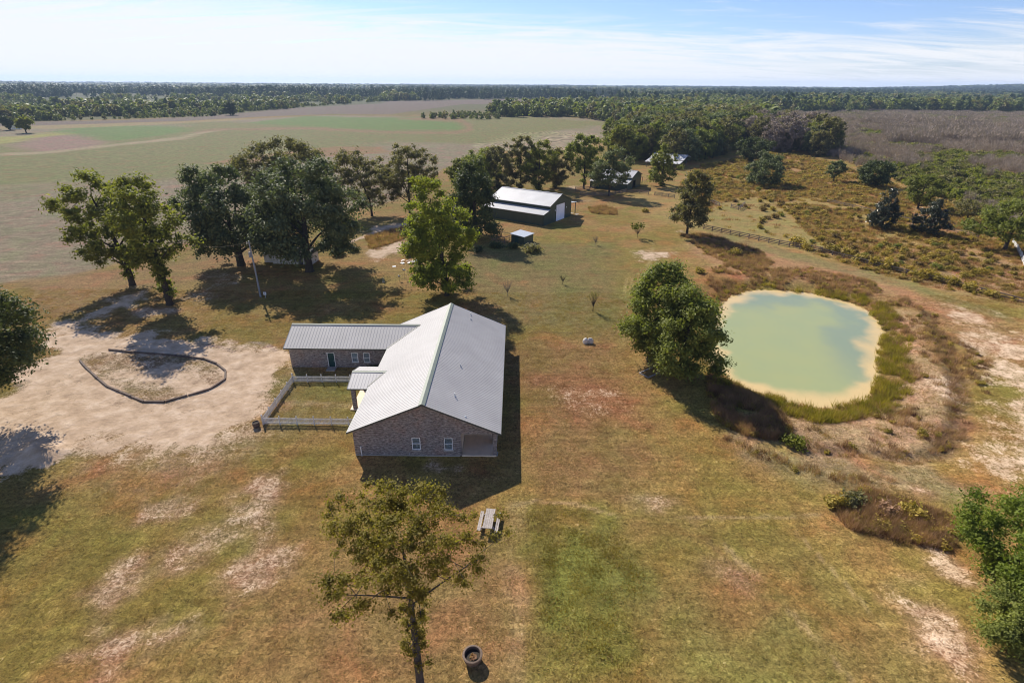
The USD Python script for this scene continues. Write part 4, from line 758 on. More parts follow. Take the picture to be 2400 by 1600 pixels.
rail_fence([Z6(1000, 606), Z6(1082, 628), Z6(1150, 580)], 'dark corral corner rails in the scrub right of the olive tree', 3, 1.3, group=None)
Z1 = lambda x, y: F(1150 + x / 4.704, 420 + y / 4.704)
rail_fence([Z1(930, 128), Z1(1085, 124), Z1(1150, 104)], 'dark rails by the lone tree left of the smaller barn', 3, 1.2, 3.5, group=None)
rail_fence([Z1(990, 180), Z1(1150, 186), Z1(1310, 188), Z1(1490, 150), Z1(1640, 160), Z1(1740, 168)], 'dark rail fence in the shade in front of the smaller barn', 3, 1.2, 3.5, group=None)
Z6b = lambda x, y: F(2200 + x / 7.84, 560 + y / 7.84)
rail_fence([Z6b(1345, 90), Z6b(1430, 200), Z6b(1500, 330), Z6b(1568, 480), Z6b(1660, 640)], 'white painted rail fence at the right edge below the spreading oak', 3, 1.1, 3.0, FENCEW, None)

# ------------------------------------------------------------------ vegetation
def leaf_cards(rng, centres, radii, n, size, flat=.65, up=.5, thin=.55, droop=0.0):
    """n leaf-sized rhombs spread through the clumps"""
    w = radii ** 2; k = rng.choice(len(centres), n, p=w / w.sum())
    d = rng.normal(size=(n, 3)); d /= np.linalg.norm(d, axis=1, keepdims=True)
    r = radii[k] * np.minimum(np.abs(rng.normal(size=n)) * .60 + .12, 1.35)
    p = centres[k] + d * r[:, None] * np.array([1, 1, flat]); p[:, 2] -= droop * (d[:, 0] ** 2 + d[:, 1] ** 2) * r
    nr = d * .6 + np.array([0, 0, up]) + rng.normal(size=(n, 3)) * .55; nr /= np.linalg.norm(nr, axis=1, keepdims=True)
    t = np.cross(nr, rng.normal(size=(n, 3))); t /= np.linalg.norm(t, axis=1, keepdims=True); b = np.cross(nr, t)
    s = (size * rng.uniform(.6, 1.35, n))[:, None]
    v = np.stack([p - t * s, p + b * s * thin + nr * s * .12, p + t * s, p - b * s * thin + nr * s * .12], 1).reshape(-1, 3)
    i = np.arange(n)[:, None] * 4
    return v, np.vstack([i + [0, 1, 2], i + [0, 2, 3]])

def crown_clumps(rng, h, base, R, prof, n, cr, lobes=.28, off=(0, 0)):
    out = []
    ph = rng.uniform(0, 6.28, 6)
    while len(out) < n:
        t = rng.random(); w = prof(t)
        if rng.random() > w ** 1.5: continue
        th = rng.uniform(0, 6.28)
        lob = 1 + lobes * (.5 * math.sin(2 * th + ph[0] + 3 * t) + .5 * math.sin(3 * th + ph[1] - 5 * t) + .4 * math.sin(5 * th + ph[2] + 9 * t))
        rho = R * w * lob * (.22 + .78 * rng.random() ** .45)
        out.append((math.cos(th) * rho + off[0] * t, math.sin(th) * rho + off[1] * t, base + t * (h - base)))
    c = np.array(out); c[:, 2] -= 0.0
    return c, cr * rng.uniform(.7, 1.3, n)

def tree_parts(parent, rng, h, base, R, prof, nclump, cr, nleaf, leaf, lm, bark=BARK, tr=.3, off=(0, 0), flat=.65, lobes=.28, twigs=.5, low=0, trunk_top=.82, droop=0.0, forks=1):
    c, r = crown_clumps(rng, h, base, R, prof, nclump, cr, lobes, off)
    if low:                                             # tufts that hang on the trunk below the crown
        z = rng.uniform(base * .25, base + .1, low); a = rng.uniform(0, 6.28, low); q = rng.uniform(.25, .9, low)
        c = np.vstack([c, np.stack([np.cos(a) * q, np.sin(a) * q, z], -1)]); r = np.r_[r, np.full(low, cr * .7)]
    z = np.linspace(0, h * trunk_top, 9); wob = rng.normal(size=(9, 2)).cumsum(0) * .02 * h / 9 * .8; wob -= wob[0]
    tp = np.stack([wob[:, 0] + off[0] * np.clip((z - base) / (h - base), 0, 1), wob[:, 1] + off[1] * np.clip((z - base) / (h - base), 0, 1), z], -1); tp[0, 2] = -.3
    rad = tr * (1 - z / (h * .9)) ** .8 + .03; rad[0] = tr * 1.5; rad = np.insert(rad, 1, tr * 1.08); tp = np.insert(tp, 1, [tp[0, 0], tp[0, 1], .35], 0)
    m = MB().tube(tp, rad, 9)
    part('trunk', m.mesh(), bark, parent, smooth=True)
    b = MB(); order = rng.permutation(len(c)); limbs = []
    zmax = h * trunk_top
    for j, i in enumerate(order):
        e = c[i]
        if rng.random() > twigs and j > 8: continue
        rho = math.hypot(e[0], e[1]); za = np.clip(e[2] - .75 * rho - .4, base * .55, zmax * .97)
        s = np.array([np.interp(za, tp[:, 2], tp[:, 0]), np.interp(za, tp[:, 2], tp[:, 1]), za]); r0 = np.interp(za, tp[:, 2], rad) * .5
        if len(limbs) > 7:
            P = np.array([q[0] for q in limbs]); d = np.linalg.norm(P - e, axis=1); k = int(d.argmin())
            if d[k] < np.linalg.norm(s - e) * .75: s, r0 = limbs[k][0], limbs[k][1] * .75
        mid = (s + e) / 2 + np.array([0, 0, .12 * np.linalg.norm(e - s)]) + rng.normal(size=3) * .06 * np.linalg.norm(e - s)
        t = np.linspace(0, 1, 5)[:, None]; pts = (1 - t) ** 2 * s + 2 * t * (1 - t) * mid + t * t * e
        rr = np.linspace(r0, max(.012, r0 * .22), 5); b.tube(pts, rr, 5, False)
        limbs += [(pts[2], rr[2]), (pts[3], rr[3])]
    if b.v: part('branches', b.mesh(), bark, parent, smooth=True)
    part('crown', leaf_cards(rng, c, r, nleaf, leaf, flat, droop=droop), lm, parent)

def dome(t): return math.sqrt(max(0.02, 1 - (1.75 * t - .62) ** 2 * .8)) if t < .92 else .45
def oval(t): return max(.12, math.sin(math.pi * (.10 + .86 * t)) ** .7)
def cone(t): return max(.10, (1 - t) ** .75 * .98 + .06) if t > .12 else .7 + 2 * t
def vase(t): return .35 + .65 * math.sin(math.pi * min(1, .12 + .72 * t)) if t < .9 else .5
def gumprof(t): return max(.12, 1 - .95 * max(0, t - .42) ** 1.15 * 1.5) if t > .30 else .72 + .28 * math.cos((t - .05) * 12)
def ball(t): return math.sqrt(max(.04, 1 - (2 * t - 1) ** 2))
def skirt(t): return max(.18, 1.0 - .35 * t - .55 * max(0, t - .55) ** 1.2 * 2)

SEED = [100]
def hero(name, label, base, top_y, halfw, prof, lm, cbase=.3, n=60, cr=1.3, leaves=9000, leaf=.28, group=None, **kw):
    """a tree whose foot stands at the photo point base, whose top reaches the photo row top_y and whose crown is halfw * 2 photo pixels wide"""
    b = on(*base) if len(base) == 2 else np.array(base, float); h = height_at(b, top_y) if top_y > 60 else top_y
    mp = project(b + [0, 0, h * .55])[2][0] / FPX; R = halfw * mp if top_y > 60 else halfw
    t = thing(name, label, 'tree', b, group=group); SEED[0] += 1
    rng = np.random.default_rng(SEED[0])
    tree_parts(t, rng, h - cr * .45, h * cbase + cr * .3, max(.5, R - cr * .45), prof, int(n * 1.2), cr, int(leaves * 1.75), leaf * .92, lm, **kw)
    return t
hero('broadleaf_tree', 'airy yellow green tree with a dark leaning trunk, leftmost of the pair by the drive', (311, 668), 398, 88, oval, L['pecan'], .22, 95, 1.3, 10500, .30, off=(-3.6, .5), tr=.5, low=10, lobes=.4, twigs=.4)
hero('broadleaf_tree', 'airy yellow green tree with an ivy clad trunk, right of the pair by the drive', (399, 714), 404, 80, oval, L['pecan'], .30, 85, 1.3, 9500, .28, off=(-1.0, .5), tr=.5, low=34, lobes=.42, twigs=.4)
hero('live_oak', 'broad grey green live oak with a forked dark trunk behind the utility pole', (566, 622), 382, 122, dome, L['live'], .20, 125, 1.75, 22000, .31, off=(-3.0, 1.5), tr=.75, lobes=.16, droop=.3)
hero('live_oak', 'largest grey green live oak, spreading over the old pale shed', (726, 637), 368, 136, dome, L['live'], .20, 145, 1.85, 26000, .31, off=(.6, 1.5), tr=.75, lobes=.16, droop=.3)
hero('broadleaf_tree', 'broad olive brown oak rising behind the two grey green live oaks', (672, 488), 320, 112, dome, L['olive'], .15, 120, 2.0, 17000, .38, off=(-1, 0), tr=.6)
hero('broadleaf_tree', 'dark green tree with a thin bare stem at the right end of the live oaks', (872, 506), 350, 84, oval, L['olive'], .18, 110, 1.5, 9000, .32, off=(-4.5, 0), tr=.3)
hero('broadleaf_tree', 'brown green spreading tree with a forked trunk at the edge of the stubble field', (961, 499), 334, 74, oval, L['olive'], .20, 100, 1.35, 9000, .31, off=(.6, 0), tr=.36, lobes=.3)
hero('tall_tree', 'tall yellow green tapering tree standing behind the house ridge', (1047, 691), 403, 84, gumprof, L['gum'], .12, 150, 1.15, 23000, .25, off=(-2.6, .3), tr=.38, lobes=.16, low=8)
hero('broadleaf_tree', 'very dark dense tree hiding the left end of the metal barn', (1114, 558), 372, 66, skirt, L['dark'], .10, 90, 1.5, 13000, .30, off=(-.5, 0), tr=.5, lobes=.3, low=14)
for bx, by, ty, hw_, lm, lab in ((1085, 462, 368, 34, 'pecan', 'yellowish thin tree seen between the yellow tree and the dark tree by the barn'), (1142, 432, 340, 38, 'green', 'taller green tree in the row behind the left end of the metal barn'), (1118, 452, 350, 44, 'green', 'mid green tree just left of the metal barn roof, behind the dark tree'), (1165, 449, 338, 44, 'olive', 'olive tree with thin crown behind the left end of the metal barn roof'),
        (1220, 444, 317, 44, 'olive', 'tall thin crowned tree with a bare stem behind the metal barn'), (1262, 447, 324, 42, 'pecan', 'tall sparse tree right of the bare stemmed one behind the metal barn'), (1300, 440, 346, 36, 'olive', 'ragged small crowned tree at the right end of the row behind the metal barn')):
    hero('thin_tree', lab, (bx, by), ty, hw_, oval, L[lm], .08, 80, 1.2, 7500, .34, tr=.26, lobes=.45, low=10)
hero('broadleaf_tree', 'dark green rounded tree by the rails left of the smaller barn', (1368, 443), 312, 42, oval, L['green'], .25, 60, 1.4, 7000, .36, tr=.35, low=6)
hero('broadleaf_tree', 'grey green tree standing in front of the smaller green barn', (1427, 459), 342, 47, skirt, L['live'], .25, 70, 1.3, 7500, .33, tr=.35, off=(1, 0))
hero('broadleaf_tree', 'light green tree between the smaller barn and the pole shed', (1549, 437), 334, 38, skirt, L['pecan'], .12, 60, 1.2, 6500, .34, tr=.3, low=6)
hero('broadleaf_tree', 'tall olive brown tree at the head of the long rail fence', (1609.5, 552), 393, 52, skirt, L['olive'], .17, 80, 1.2, 9000, .29, tr=.3, off=(.8, 0), lobes=.35)
hero('evergreen_oak', 'dark grey green rounded evergreen oak in the upper pasture', (1785, 434), 355, 45, dome, L['live'], .10, 60, 1.7, 7500, .36, tr=.35, off=(1.5, 0))
hero('evergreen_oak', 'dark evergreen oak just behind the grey green rounded one in the pasture', (1762, 381), 318, 42, ball, L['dark'], .08, 50, 1.9, 6000, .42, tr=.35)
hero('evergreen_oak', 'small grey green tree on the reddish slope, right of the rounded oaks', (1952, 427), 374, 22, ball, L['live'], .25, 30, .9, 2600, .33, tr=.2)
hero('evergreen_oak', 'dense dark round tree at the edge of the grey thicket', (2044, 438), 374, 42, ball, L['dark'], .08, 55, 1.5, 6500, .38, tr=.3)
hero('broadleaf_tree', 'light olive bushy tree behind and between the two magnolias', (2150, 490), 407, 42, ball, L['pecan'], .06, 55, 1.2, 6000, .30, tr=.25, lobes=.35)
hero('magnolia_tree', 'dark glossy pointed magnolia, left of the two in the scrub', (2066, 535), 436, 38, cone, L['magnolia'], .05, 85, .85, 6500, .23, tr=.22, lobes=.35)
hero('magnolia_tree', 'dark glossy pointed magnolia, right of the two in the scrub', (2176, 550), 459, 44, cone, L['magnolia'], .05, 85, .85, 6000, .23, tr=.22, lobes=.4)
hero('broadleaf_tree', 'small pale thin leaved tree with a short trunk right of the magnolias', (2263, 522), 468, 34, vase, L['olive'], .30, 40, .9, 2600, .22, tr=.16)
hero('live_oak', 'spreading dark green oak at the right edge by the white rails', (2353, 588), 468, 80, dome, L['green'], .27, 80, 1.35, 10000, .27, tr=.42, off=(1.2, 0))
hero('pond_tree', 'dense round green tree with the darker trunk, farther of the two beside the pond', (1521, 844), 614, 84, oval, L['green'], .08, 100, 1.15, 15000, .21, tr=.3, lobes=.22, off=(.7, 0))
hero('pond_tree', 'dense round green tree overhanging the pond, nearer of the two', (1590, 880), 664, 98, dome, L['green'], .10, 120, 1.15, 17000, .20, tr=.3, lobes=.25, off=(.9, .3))
hero('broad_tree', 'big dark green tree cut by the left edge beside the sandy drive', (-57.9, 49.2, 0), 17.0, 7.6, dome, L['dark'], .30, 130, 1.4, 30000, .18, tr=.5, lobes=.2, droop=.2, off=(4.9, -1.9))
hero('small_tree', 'sparse yellow green tree with visible limbs in front of the house', (985, 1604), 13.6, 4.2, oval, leafmat('leaf_pear', [(0, C(.10, .082, .018)), (.4, C(.22, .185, .034)), (.75, C(.33, .265, .05)), (1, C(.42, .27, .08))], .42), .66, 150, .54, 17000, .088, tr=.24, lobes=.42, twigs=.85, low=44, off=(-.9, 2.2), bark=mat('bark_dark', (.075, .066, .058), .9, .4, 6.0, .6, 9.0, spec=.1))
hero('young_tree', 'bright green young tree at the lower right edge', (38.6, 29.8, 0), 7.4, 4.7, ball, L['bright'], .06, 95, .9, 20000, .13, tr=.16, lobes=.3)
hero('young_tree', 'bright green leaning young tree below the other at the lower right edge', (38.0, 26.0, 0), 5.8, 3.6, ball, L['bright'], .06, 75, .8, 14000, .12, tr=.12, lobes=.3)
hero('grey_shrub', 'grey green bushy shrub at the lower right corner', (34.4, 24.3, 0), 4.0, 2.9, ball, L['green'], .03, 70, .65, 13000, .10, tr=.1, lobes=.25)
hero('lone_tree', 'yellow topped tree, right of the lone pair in the far left field', (62, 312), 270, 17, ball, L['yellow'], .2, 30, 1.6, 1800, .75, tr=.4)
hero('lone_tree', 'dark tree, left of the lone pair in the far left field', (24, 305), 268, 12, oval, L['dark'], .15, 26, 1.6, 1600, .75, tr=.4)
hero('lone_tree', 'dark bending tree cut by the left edge in the far left field', (-6, 303), 264, 12, vase, L['dark'], .3, 26, 1.6, 1300, .75, tr=.4)
hero('lone_tree', 'single dark tree at the edge of the far brown field', (541, 270), 234, 12, oval, L['dark'], .05, 28, 2.2, 1600, 1.2, tr=.5)
# saplings and small shrubs of the lawn
def sapling(name, label, base, h, R, leaves, lm, bark=BARK_PALE, leaf=.06):
    b = on(*base); t = thing(name, label, 'sapling', b); SEED[0] += 1; rng = np.random.default_rng(SEED[0])
    m = MB().tube([(0, 0, -.1), (.02, 0, h * .3)], [.05, .04], 6); ends = []
    for k in range(26):
        a, r = rng.uniform(0, 6.28), R * rng.random() ** .6; e = np.array([math.cos(a) * r, math.sin(a) * r, h * rng.uniform(.75, 1.0)]); s = np.array([.02, 0, h * rng.uniform(.2, .32)])
        mid = (s + e) / 2 + np.array([math.cos(a), math.sin(a), -.1]) * .15 * R; tt = np.linspace(0, 1, 5)[:, None]; m.tube((1 - tt) ** 2 * s + 2 * tt * (1 - tt) * mid + tt * tt * e, np.linspace(.028, .008, 5), 4, False); ends += [e, mid * .4 + e * .6]
    part('stems', m.mesh(), bark, t)
    if leaves: part('crown', leaf_cards(rng, np.array(ends), np.full(len(ends), .22), leaves, leaf), lm, t)
sapling('sapling', 'bare grey sapling on the lawn behind the house', (1189.5, 692.5), 3.0, 1.1, 0, None)
sapling('sapling', 'upright thin sapling with yellow leaves on the lawn left of the pond trees', (1389.5, 728), 3.6, .9, 260, L['yellow'], BARK)
sapling('sapling', 'tiny dark sapling on the lawn beyond the yellow leaved one', (1319, 664.5), 1.9, .8, 60, L['olive'], BARK)
sapling('sapling', 'bare sapling on the grass in front of the white barn door', (1395.5, 575), 2.3, 1.3, 0, None)
sapling('young_shrub', 'bright yellow green shrub on the lawn between barn and olive tree', (1494, 558), 3.6, 1.9, 1500, L['yellow'], BARK, .14)

def bush_mesh(rng, n, leaf, flat=.75, R=1.0, cl=9):
    a = rng.uniform(0, 6.28, cl); r = R * .55 * rng.random(cl) ** .5; c = np.stack([np.cos(a) * r, np.sin(a) * r, R * rng.uniform(.25, .75, cl) * flat], -1)
    v, f = leaf_cards(rng, c, R * rng.uniform(.35, .6, cl), n, leaf, .8); v[:, 2] = np.maximum(v[:, 2], .0); return v, f
def stem_mesh(rng, R):
    m = MB()
    for k in range(6):
        a = rng.uniform(0, 6.28); m.tube([(0, 0, -.05), (math.cos(a) * R * .25, math.sin(a) * R * .25, R * .35), (math.cos(a) * R * .5, math.sin(a) * R * .5, R * .6)], [.05 * R, .03 * R, .015 * R], 4, False)
    return m.mesh()
SCR = ['rounded yellow green scrub bush in the rough pasture', 'golden brown scrub bush in the rough pasture', 'olive green scrub bush in the rough pasture']
protos = {}
def bush(kind, lm, loc, R, label, group, name='scrub_bush', leaf=.13, n=420):
    key = (kind, name)
    lst = protos.setdefault(key, [])
    rng = np.random.default_rng(900 + len(lst) + 17 * len(protos))
    if len(lst) < 2:
        t = thing(name, label, 'bush', loc, float(rng.uniform(0, 360)), R, group); part('foliage', bush_mesh(rng, n, leaf), lm, t); part('stems', stem_mesh(rng, 1.0), BARK, t); lst.append(t); return t
    i = BUSHN[0] % 2; BUSHN[0] += 1
    return copy_of(lst[i], loc, (BUSHN[0] * 77.7) % 360, (R, R, R * (.8 + .4 * ((BUSHN[0] * .618) % 1))), label, group)
BUSHN = [0]
MOWN = poly([(1600, 520), (1640, 470), (1740, 452), (1800, 480), (1850, 530), (1900, 575), (1860, 585), (1640, 540)])
PASTURE = poly([(1600, 400), (1690, 370), (1790, 400), (1850, 440), (1960, 470), (2060, 520), (2220, 570), (2352, 620), (2352, 660), (2100, 640), (1900, 585), (1840, 560), (1700, 520), (1640, 470), (1560, 440)])
EDGE = poly([(1830, 560), (1900, 570), (2000, 610), (2100, 640), (2300, 690), (2352, 715), (2340, 720), (2180, 675), (2060, 645), (1900, 590)])
rng = np.random.default_rng(42); placed = []
x0, y0, x1, y1 = PASTURE.bounds
cand = np.stack([rng.uniform(x0, x1, 9000), rng.uniform(y0, y1, 9000)], -1)
ok = (sdf(PASTURE, cand[:, 0], cand[:, 1]) > 0) & ((sdf(MOWN, cand[:, 0], cand[:, 1]) < 0) | (rng.random(len(cand)) < .10)); cand = cand[ok]; dn = nz(cand[:, 0], cand[:, 1], 16., 12, 3); cand = cand[dn > .50]
ROUGH = []
for p in cand:
    px, py, _ = project(np.array([*p, 0]))
    if px[0] > 2420: continue
    if any((p[0] - q[0]) ** 2 + (p[1] - q[1]) ** 2 < 7.5 for q in placed[-400:]): continue
    placed.append(p)
order = sorted(range(len(placed)), key=lambda i: np.hypot(*placed[i]))
for k, i in enumerate(order):
    p = placed[i]; R = float(rng.uniform(.75, 1.5)); kd = int(rng.choice(3, p=[.45, .38, .17]))
    if k < 230: bush(kd, [L['scrub'], leafmat('leaf_golden', [(0, C(.11, .075, .025)), (.5, C(.21, .14, .05)), (1, C(.32, .19, .09))], .28), L['pecan']][kd] if not protos.get((kd, 'scrub_bush')) or len(protos[(kd, 'scrub_bush')]) < 2 else None, at(*p), R, SCR[kd], 'scrub bushes of the rough pasture')
    else: ROUGH.append((p, R))
for px, py, R in ((1949, 590, 2.4), (1985, 600, 1.9), (2015, 612, 2.0), (2050, 622, 1.9), (2085, 630, 2.2), (2140, 645, 1.8), (2170, 652, 2.0), (2200, 660, 1.7), (2235, 668, 1.6), (2270, 680, 1.7), (2320, 695, 1.6), (1862, 575, 2.2), (1890, 585, 2.0)):
    bush(0, L['scrub'], on(px, py), R, 'larger scrub bush growing along the rail fence above the pond bank', 'scrub bushes along the rail fence')

# instanced ground cover ------------------------------------------------
def instancer(name, protos_, P, idx, S, Rz, kind='stuff', label=None, cat=None, sz=None):
    pi = UsdGeom.PointInstancer.Define(stage, '/World/' + numbered(name)); pth = pi.GetPath(); rel = pi.CreatePrototypesRel()
    for i, (mesh, m) in enumerate(protos_):
        q = usdkit.mesh(stage, f'{pth}/prototypes/{name}_kind_{i + 1:03d}' if i else f'{pth}/prototypes/{name}_kind', mesh, m); rel.AddTarget(q.GetPath())
    pi.CreatePositionsAttr(Vt.Vec3fArray.FromNumpy(np.asarray(P, np.float32))); pi.CreateProtoIndicesAttr(Vt.IntArray.FromNumpy(np.asarray(idx, np.int32)))
    sc = np.repeat(np.asarray(S, np.float32)[:, None], 3, 1)
    if sz is not None: sc[:, 2] *= sz
    pi.CreateScalesAttr(Vt.Vec3fArray.FromNumpy(sc))
    h = np.asarray(Rz) / 2
    pi.CreateOrientationsAttr(Vt.QuathArray([Gf.Quath(float(math.cos(a)), 0, 0, float(math.sin(a))) for a in h]))
    return keys(pi.GetPrim(), label, cat, kind=kind)
def tuft(rng, n, R, h, w, lean=.5):
    a = rng.uniform(0, 6.28, n); r = R * rng.random(n) ** .5; b = np.stack([np.cos(a) * r, np.sin(a) * r, np.full(n, -.01)], -1)
    d = rng.normal(size=(n, 3)) * lean; d[:, 2] = 1; hh = h * rng.uniform(.5, 1.2, n); tip = b + d / np.linalg.norm(d, axis=1, keepdims=True) * hh[:, None]
    s = rng.normal(size=(n, 3)); s[:, 2] = 0; s /= np.linalg.norm(s, axis=1, keepdims=True); s *= w
    v = np.stack([b - s, b + s, tip], 1).reshape(-1, 3); return v, np.arange(3 * n).reshape(-1, 3)
rng = np.random.default_rng(77)
def fan(n, y0, y1, spread=1.02):
    y = np.sqrt(rng.uniform(y0 ** 2, y1 ** 2, n)); x = rng.uniform(-1, 1, n) * (y * .80 + 16) * spread; return x, y
def clear(x, y):
    k = ~((np.abs(x - HX) < 7.6) & (y > HY - .2) & (y < HY + HL)) & ~((x > HX - 21) & (x < HX) & (y > HY + 18.8) & (y < HY + 26.4))
    return k & (sdf(POND, x, y) < -.2)
x, y = fan(105000, 19, 92)
k = clear(x, y); x, y = x[k], y[k]
c_, s_, _ = paint(x, y)
k = (s_ + (nz(x, y, 1.0, 3, 3) - .5) * .7 < .33) & (nz(x, y, 1.6, 15, 3) + rng.normal(size=len(x)) * .25 > .42); x, y, c_ = x[k], y[k], c_[k]
gr = c_[:, 1] / c_[:, 0]; j = gr + rng.normal(size=len(gr)) * .07
kind = np.where(j > .86, 1, np.where(j < .64, 2, 0))
tp = [(tuft(rng, 22, .30, .11, .020, 1.3), L['straw']), (tuft(rng, 22, .30, .11, .020, 1.3), L['lawn']), (tuft(rng, 22, .30, .10, .020, 1.3), L['rust'])]
TALL = poly([(1205, 1165), (1375, 1165), (1490, 1320), (1470, 1600), (1190, 1600), (1235, 1400)])
zg = ground_z(x, y) + sst(160, 90, np.hypot(x, y - 50)) * (nz(x, y, 1.1, 31, 3) - .5) * .10
instancer('lawn_grass', tp, np.stack([x, y, zg], -1), kind, rng.uniform(.7, 1.45, len(x)) * np.where(sdf(TALL, x, y) > 0, 1.7, 1.0), rng.uniform(0, 6.28, len(x)), label='short dry and green grass of the lawn', cat='grass')
# weeds round the pond, on the banks, in the pasture
def scatter(pg, n, th=.0, ns=4., seed=0, minsd=0.0):
    x0, y0, x1, y1 = pg.bounds; x = rng.uniform(x0, x1, n); y = rng.uniform(y0, y1, n); k = sdf(pg, x, y) > minsd; x, y = x[k], y[k]
    k = nz(x, y, ns, seed, 3) > th; return x[k], y[k]
ring = lambda a, b_: POND.buffer(b_).difference(POND.buffer(a))
NEARTREE = poly([(1400, 600), (1500, 600), (1480, 860), (1560, 900), (1560, 960), (1400, 860)])
reedz = ring(.1, 3.6).intersection(Polygon([(38, 50), (70, 50), (70, 100), (57, 98), (57, 90), (54, 76), (46, 62), (30, 60), (28, 52)]))
rx, ry = scatter(reedz, 7500, .52, 1.8, 2); r2x, r2y = scatter(ring(.1, 2.4), 4200, .56, 1.8, 4)
r3x, r3y = scatter(poly(Zp(1400, 550, 2.352, [(1560, 560), (1680, 560), (1700, 700), (1640, 860), (1520, 960), (1380, 1030), (1150, 1030), (980, 960), (820, 860), (900, 870), (1200, 960), (1450, 930), (1550, 800)])), 4200, .38, 3., 6)
X = np.r_[rx, r2x, r3x]; Y = np.r_[ry, r2y, r3y]
reeds = [(tuft(rng, 44, .5, 1.0, .03, .4), L['reed']), (tuft(rng, 44, .5, .8, .03, .55), L['reed']), (tuft(rng, 40, .4, .7, .02, .4), L['straw']), (tuft(rng, 40, .45, .7, .02, .5), L['weed'])]
instancer('pond_reeds', reeds, np.stack([X, Y, ground_z(X, Y)], -1), rng.choice(4, len(X), p=[.28, .28, .26, .18]), rng.uniform(.6, 1.25, len(X)), rng.uniform(0, 6.28, len(X)), label='green reeds and tall grass ringing the pond', cat='reeds')
zones = [(poly(Zp(1400, 550, 2.352, [(540, 60), (760, 60), (960, 150), (1260, 210), (1480, 250), (1700, 330), (1800, 420), (1560, 400), (1330, 330), (1000, 290), (820, 290), (700, 340), (640, 390), (560, 300), (640, 210)])), 5000, .48),
         (poly(Zp(1400, 550, 2.352, [(450, 0), (620, 0), (900, 90), (960, 170), (860, 230), (640, 130)])), 1800, .3),
         (poly(Zp(1400, 550, 2.352, [(620, 740), (760, 800), (900, 880), (1010, 1000), (1080, 1090), (960, 1130), (800, 1100), (680, 1040), (620, 900)])), 4200, .32),
         (poly(Zp(1400, 550, 2.352, [(1600, 500), (1850, 500), (1960, 700), (1980, 900), (1950, 1100), (1850, 1200), (1500, 1190), (1200, 1160), (1080, 1080), (1300, 1050), (1550, 960), (1700, 780)])), 3200, .52),
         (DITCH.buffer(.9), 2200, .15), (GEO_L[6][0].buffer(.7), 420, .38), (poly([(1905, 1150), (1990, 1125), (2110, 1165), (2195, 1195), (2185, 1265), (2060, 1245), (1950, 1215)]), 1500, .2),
         (poly(Zp(1150, 420, 4.704, [(1080, 310), (1250, 290), (1380, 330), (1390, 395), (1200, 390), (1100, 370)])), 700, .2),
         (poly([(840, 545), (940, 520), (945, 545), (850, 575)]), 1400, .25), (poly(Zp(1600, 550, 2.352, [(900, 380), (1300, 600), (1700, 900), (1700, 700), (1300, 450)])), 500, .3)]
X, Y = [], []
for i, (pg, n, th) in enumerate(zones):
    a, b_ = scatter(pg, n, th, 3.5, 40 + i); X.append(a); Y.append(b_)
X, Y = np.concatenate(X), np.concatenate(Y); k = sdf(POND, X, Y) < -.4; X, Y = X[k], Y[k]
weeds = [(tuft(rng, 46, .5, .75, .02, .5), L['weed']), (tuft(rng, 46, .45, .95, .016, .35), L['weed']), (tuft(rng, 40, .5, .5, .024, .7), L['straw']), (bush_mesh(rng, 150, .10, .8, .55, 6), L['scrub']), (tuft(rng, 40, .45, .7, .02, .5), leafmat('leaf_red_weed', [(0, C(.07, .03, .02)), (.5, C(.15, .065, .04)), (1, C(.24, .12, .07))], .25))]
instancer('brown_weeds', weeds, np.stack([X, Y, ground_z(X, Y)], -1), rng.choice(5, len(X), p=[.30, .17, .30, .10, .13]), rng.uniform(.5, 1.25, len(X)), rng.uniform(0, 6.28, len(X)), label='dead brown weeds and dry grass on the pond banks', cat='weeds')
# rough pasture grass
PG = poly([(1560, 430), (1600, 385), (1780, 350), (1900, 372), (2050, 425), (2352, 525), (2480, 600), (2480, 740), (2352, 705), (2050, 640), (1830, 572), (1640, 530)])
X, Y = scatter(PG, 26000, .36, 7., 60); k = (sdf(MOWN, X, Y) < 0) | (rng.random(len(X)) < .06); X, Y = X[k], Y[k]
sc_ = np.clip(np.hypot(X, Y) / 120, .9, 2.2)
pastg = [(tuft(rng, 40, .7, .5, .035, .6), L['straw']), (tuft(rng, 40, .7, .5, .035, .6), L['rust']), (bush_mesh(rng, 170, .13, .7, .75, 7), L['scrub']), (bush_mesh(rng, 150, .13, .7, .7, 6), L['straw'])]
instancer('rough_grass', pastg, np.stack([X, Y, ground_z(X, Y)], -1), rng.choice(4, len(X), p=[.46, .32, .10, .12]), rng.uniform(.6, 1.2, len(X)) * sc_, rng.uniform(0, 6.28, len(X)), label='rough golden and reddish grass of the pasture', cat='grass')

# ------------------------------------------------------------------ woods
def wood_proto(name, label, lm, prof, h, R, cb, n, cr, leaves, leaf, loc, sc, group, **kw):
    t = thing(name, label, 'tree', loc, 0, sc, group); SEED[0] += 1
    tree_parts(t, np.random.default_rng(SEED[0]), h, h * cb, R, prof, n, cr, leaves, leaf, lm, tr=.3, twigs=.25, **kw); return t
WOODS = poly([(1150, 264), (1290, 266), (1470, 288), (1490, 300), (1440, 322), (1395, 352), (1420, 372), (1490, 372), (1560, 382), (1650, 362), (1700, 338), (1760, 352), (1830, 352), (1885, 362), (1910, 350), (1880, 335), (1800, 318), (1780, 280), (1700, 255), (1500, 246), (1300, 246)])
rng = np.random.default_rng(11)
x0, y0, x1, y1 = WOODS.bounds; cnd = np.stack([rng.uniform(x0, x1, 60000), rng.uniform(y0, y1, 60000)], -1); cnd = cnd[sdf(WOODS, cnd[:, 0], cnd[:, 1]) > 0]
dist = np.hypot(cnd[:, 0], cnd[:, 1]); cnd = cnd[rng.random(len(cnd)) < np.clip((420 / dist) ** 2, 0, 1)]
sel = []
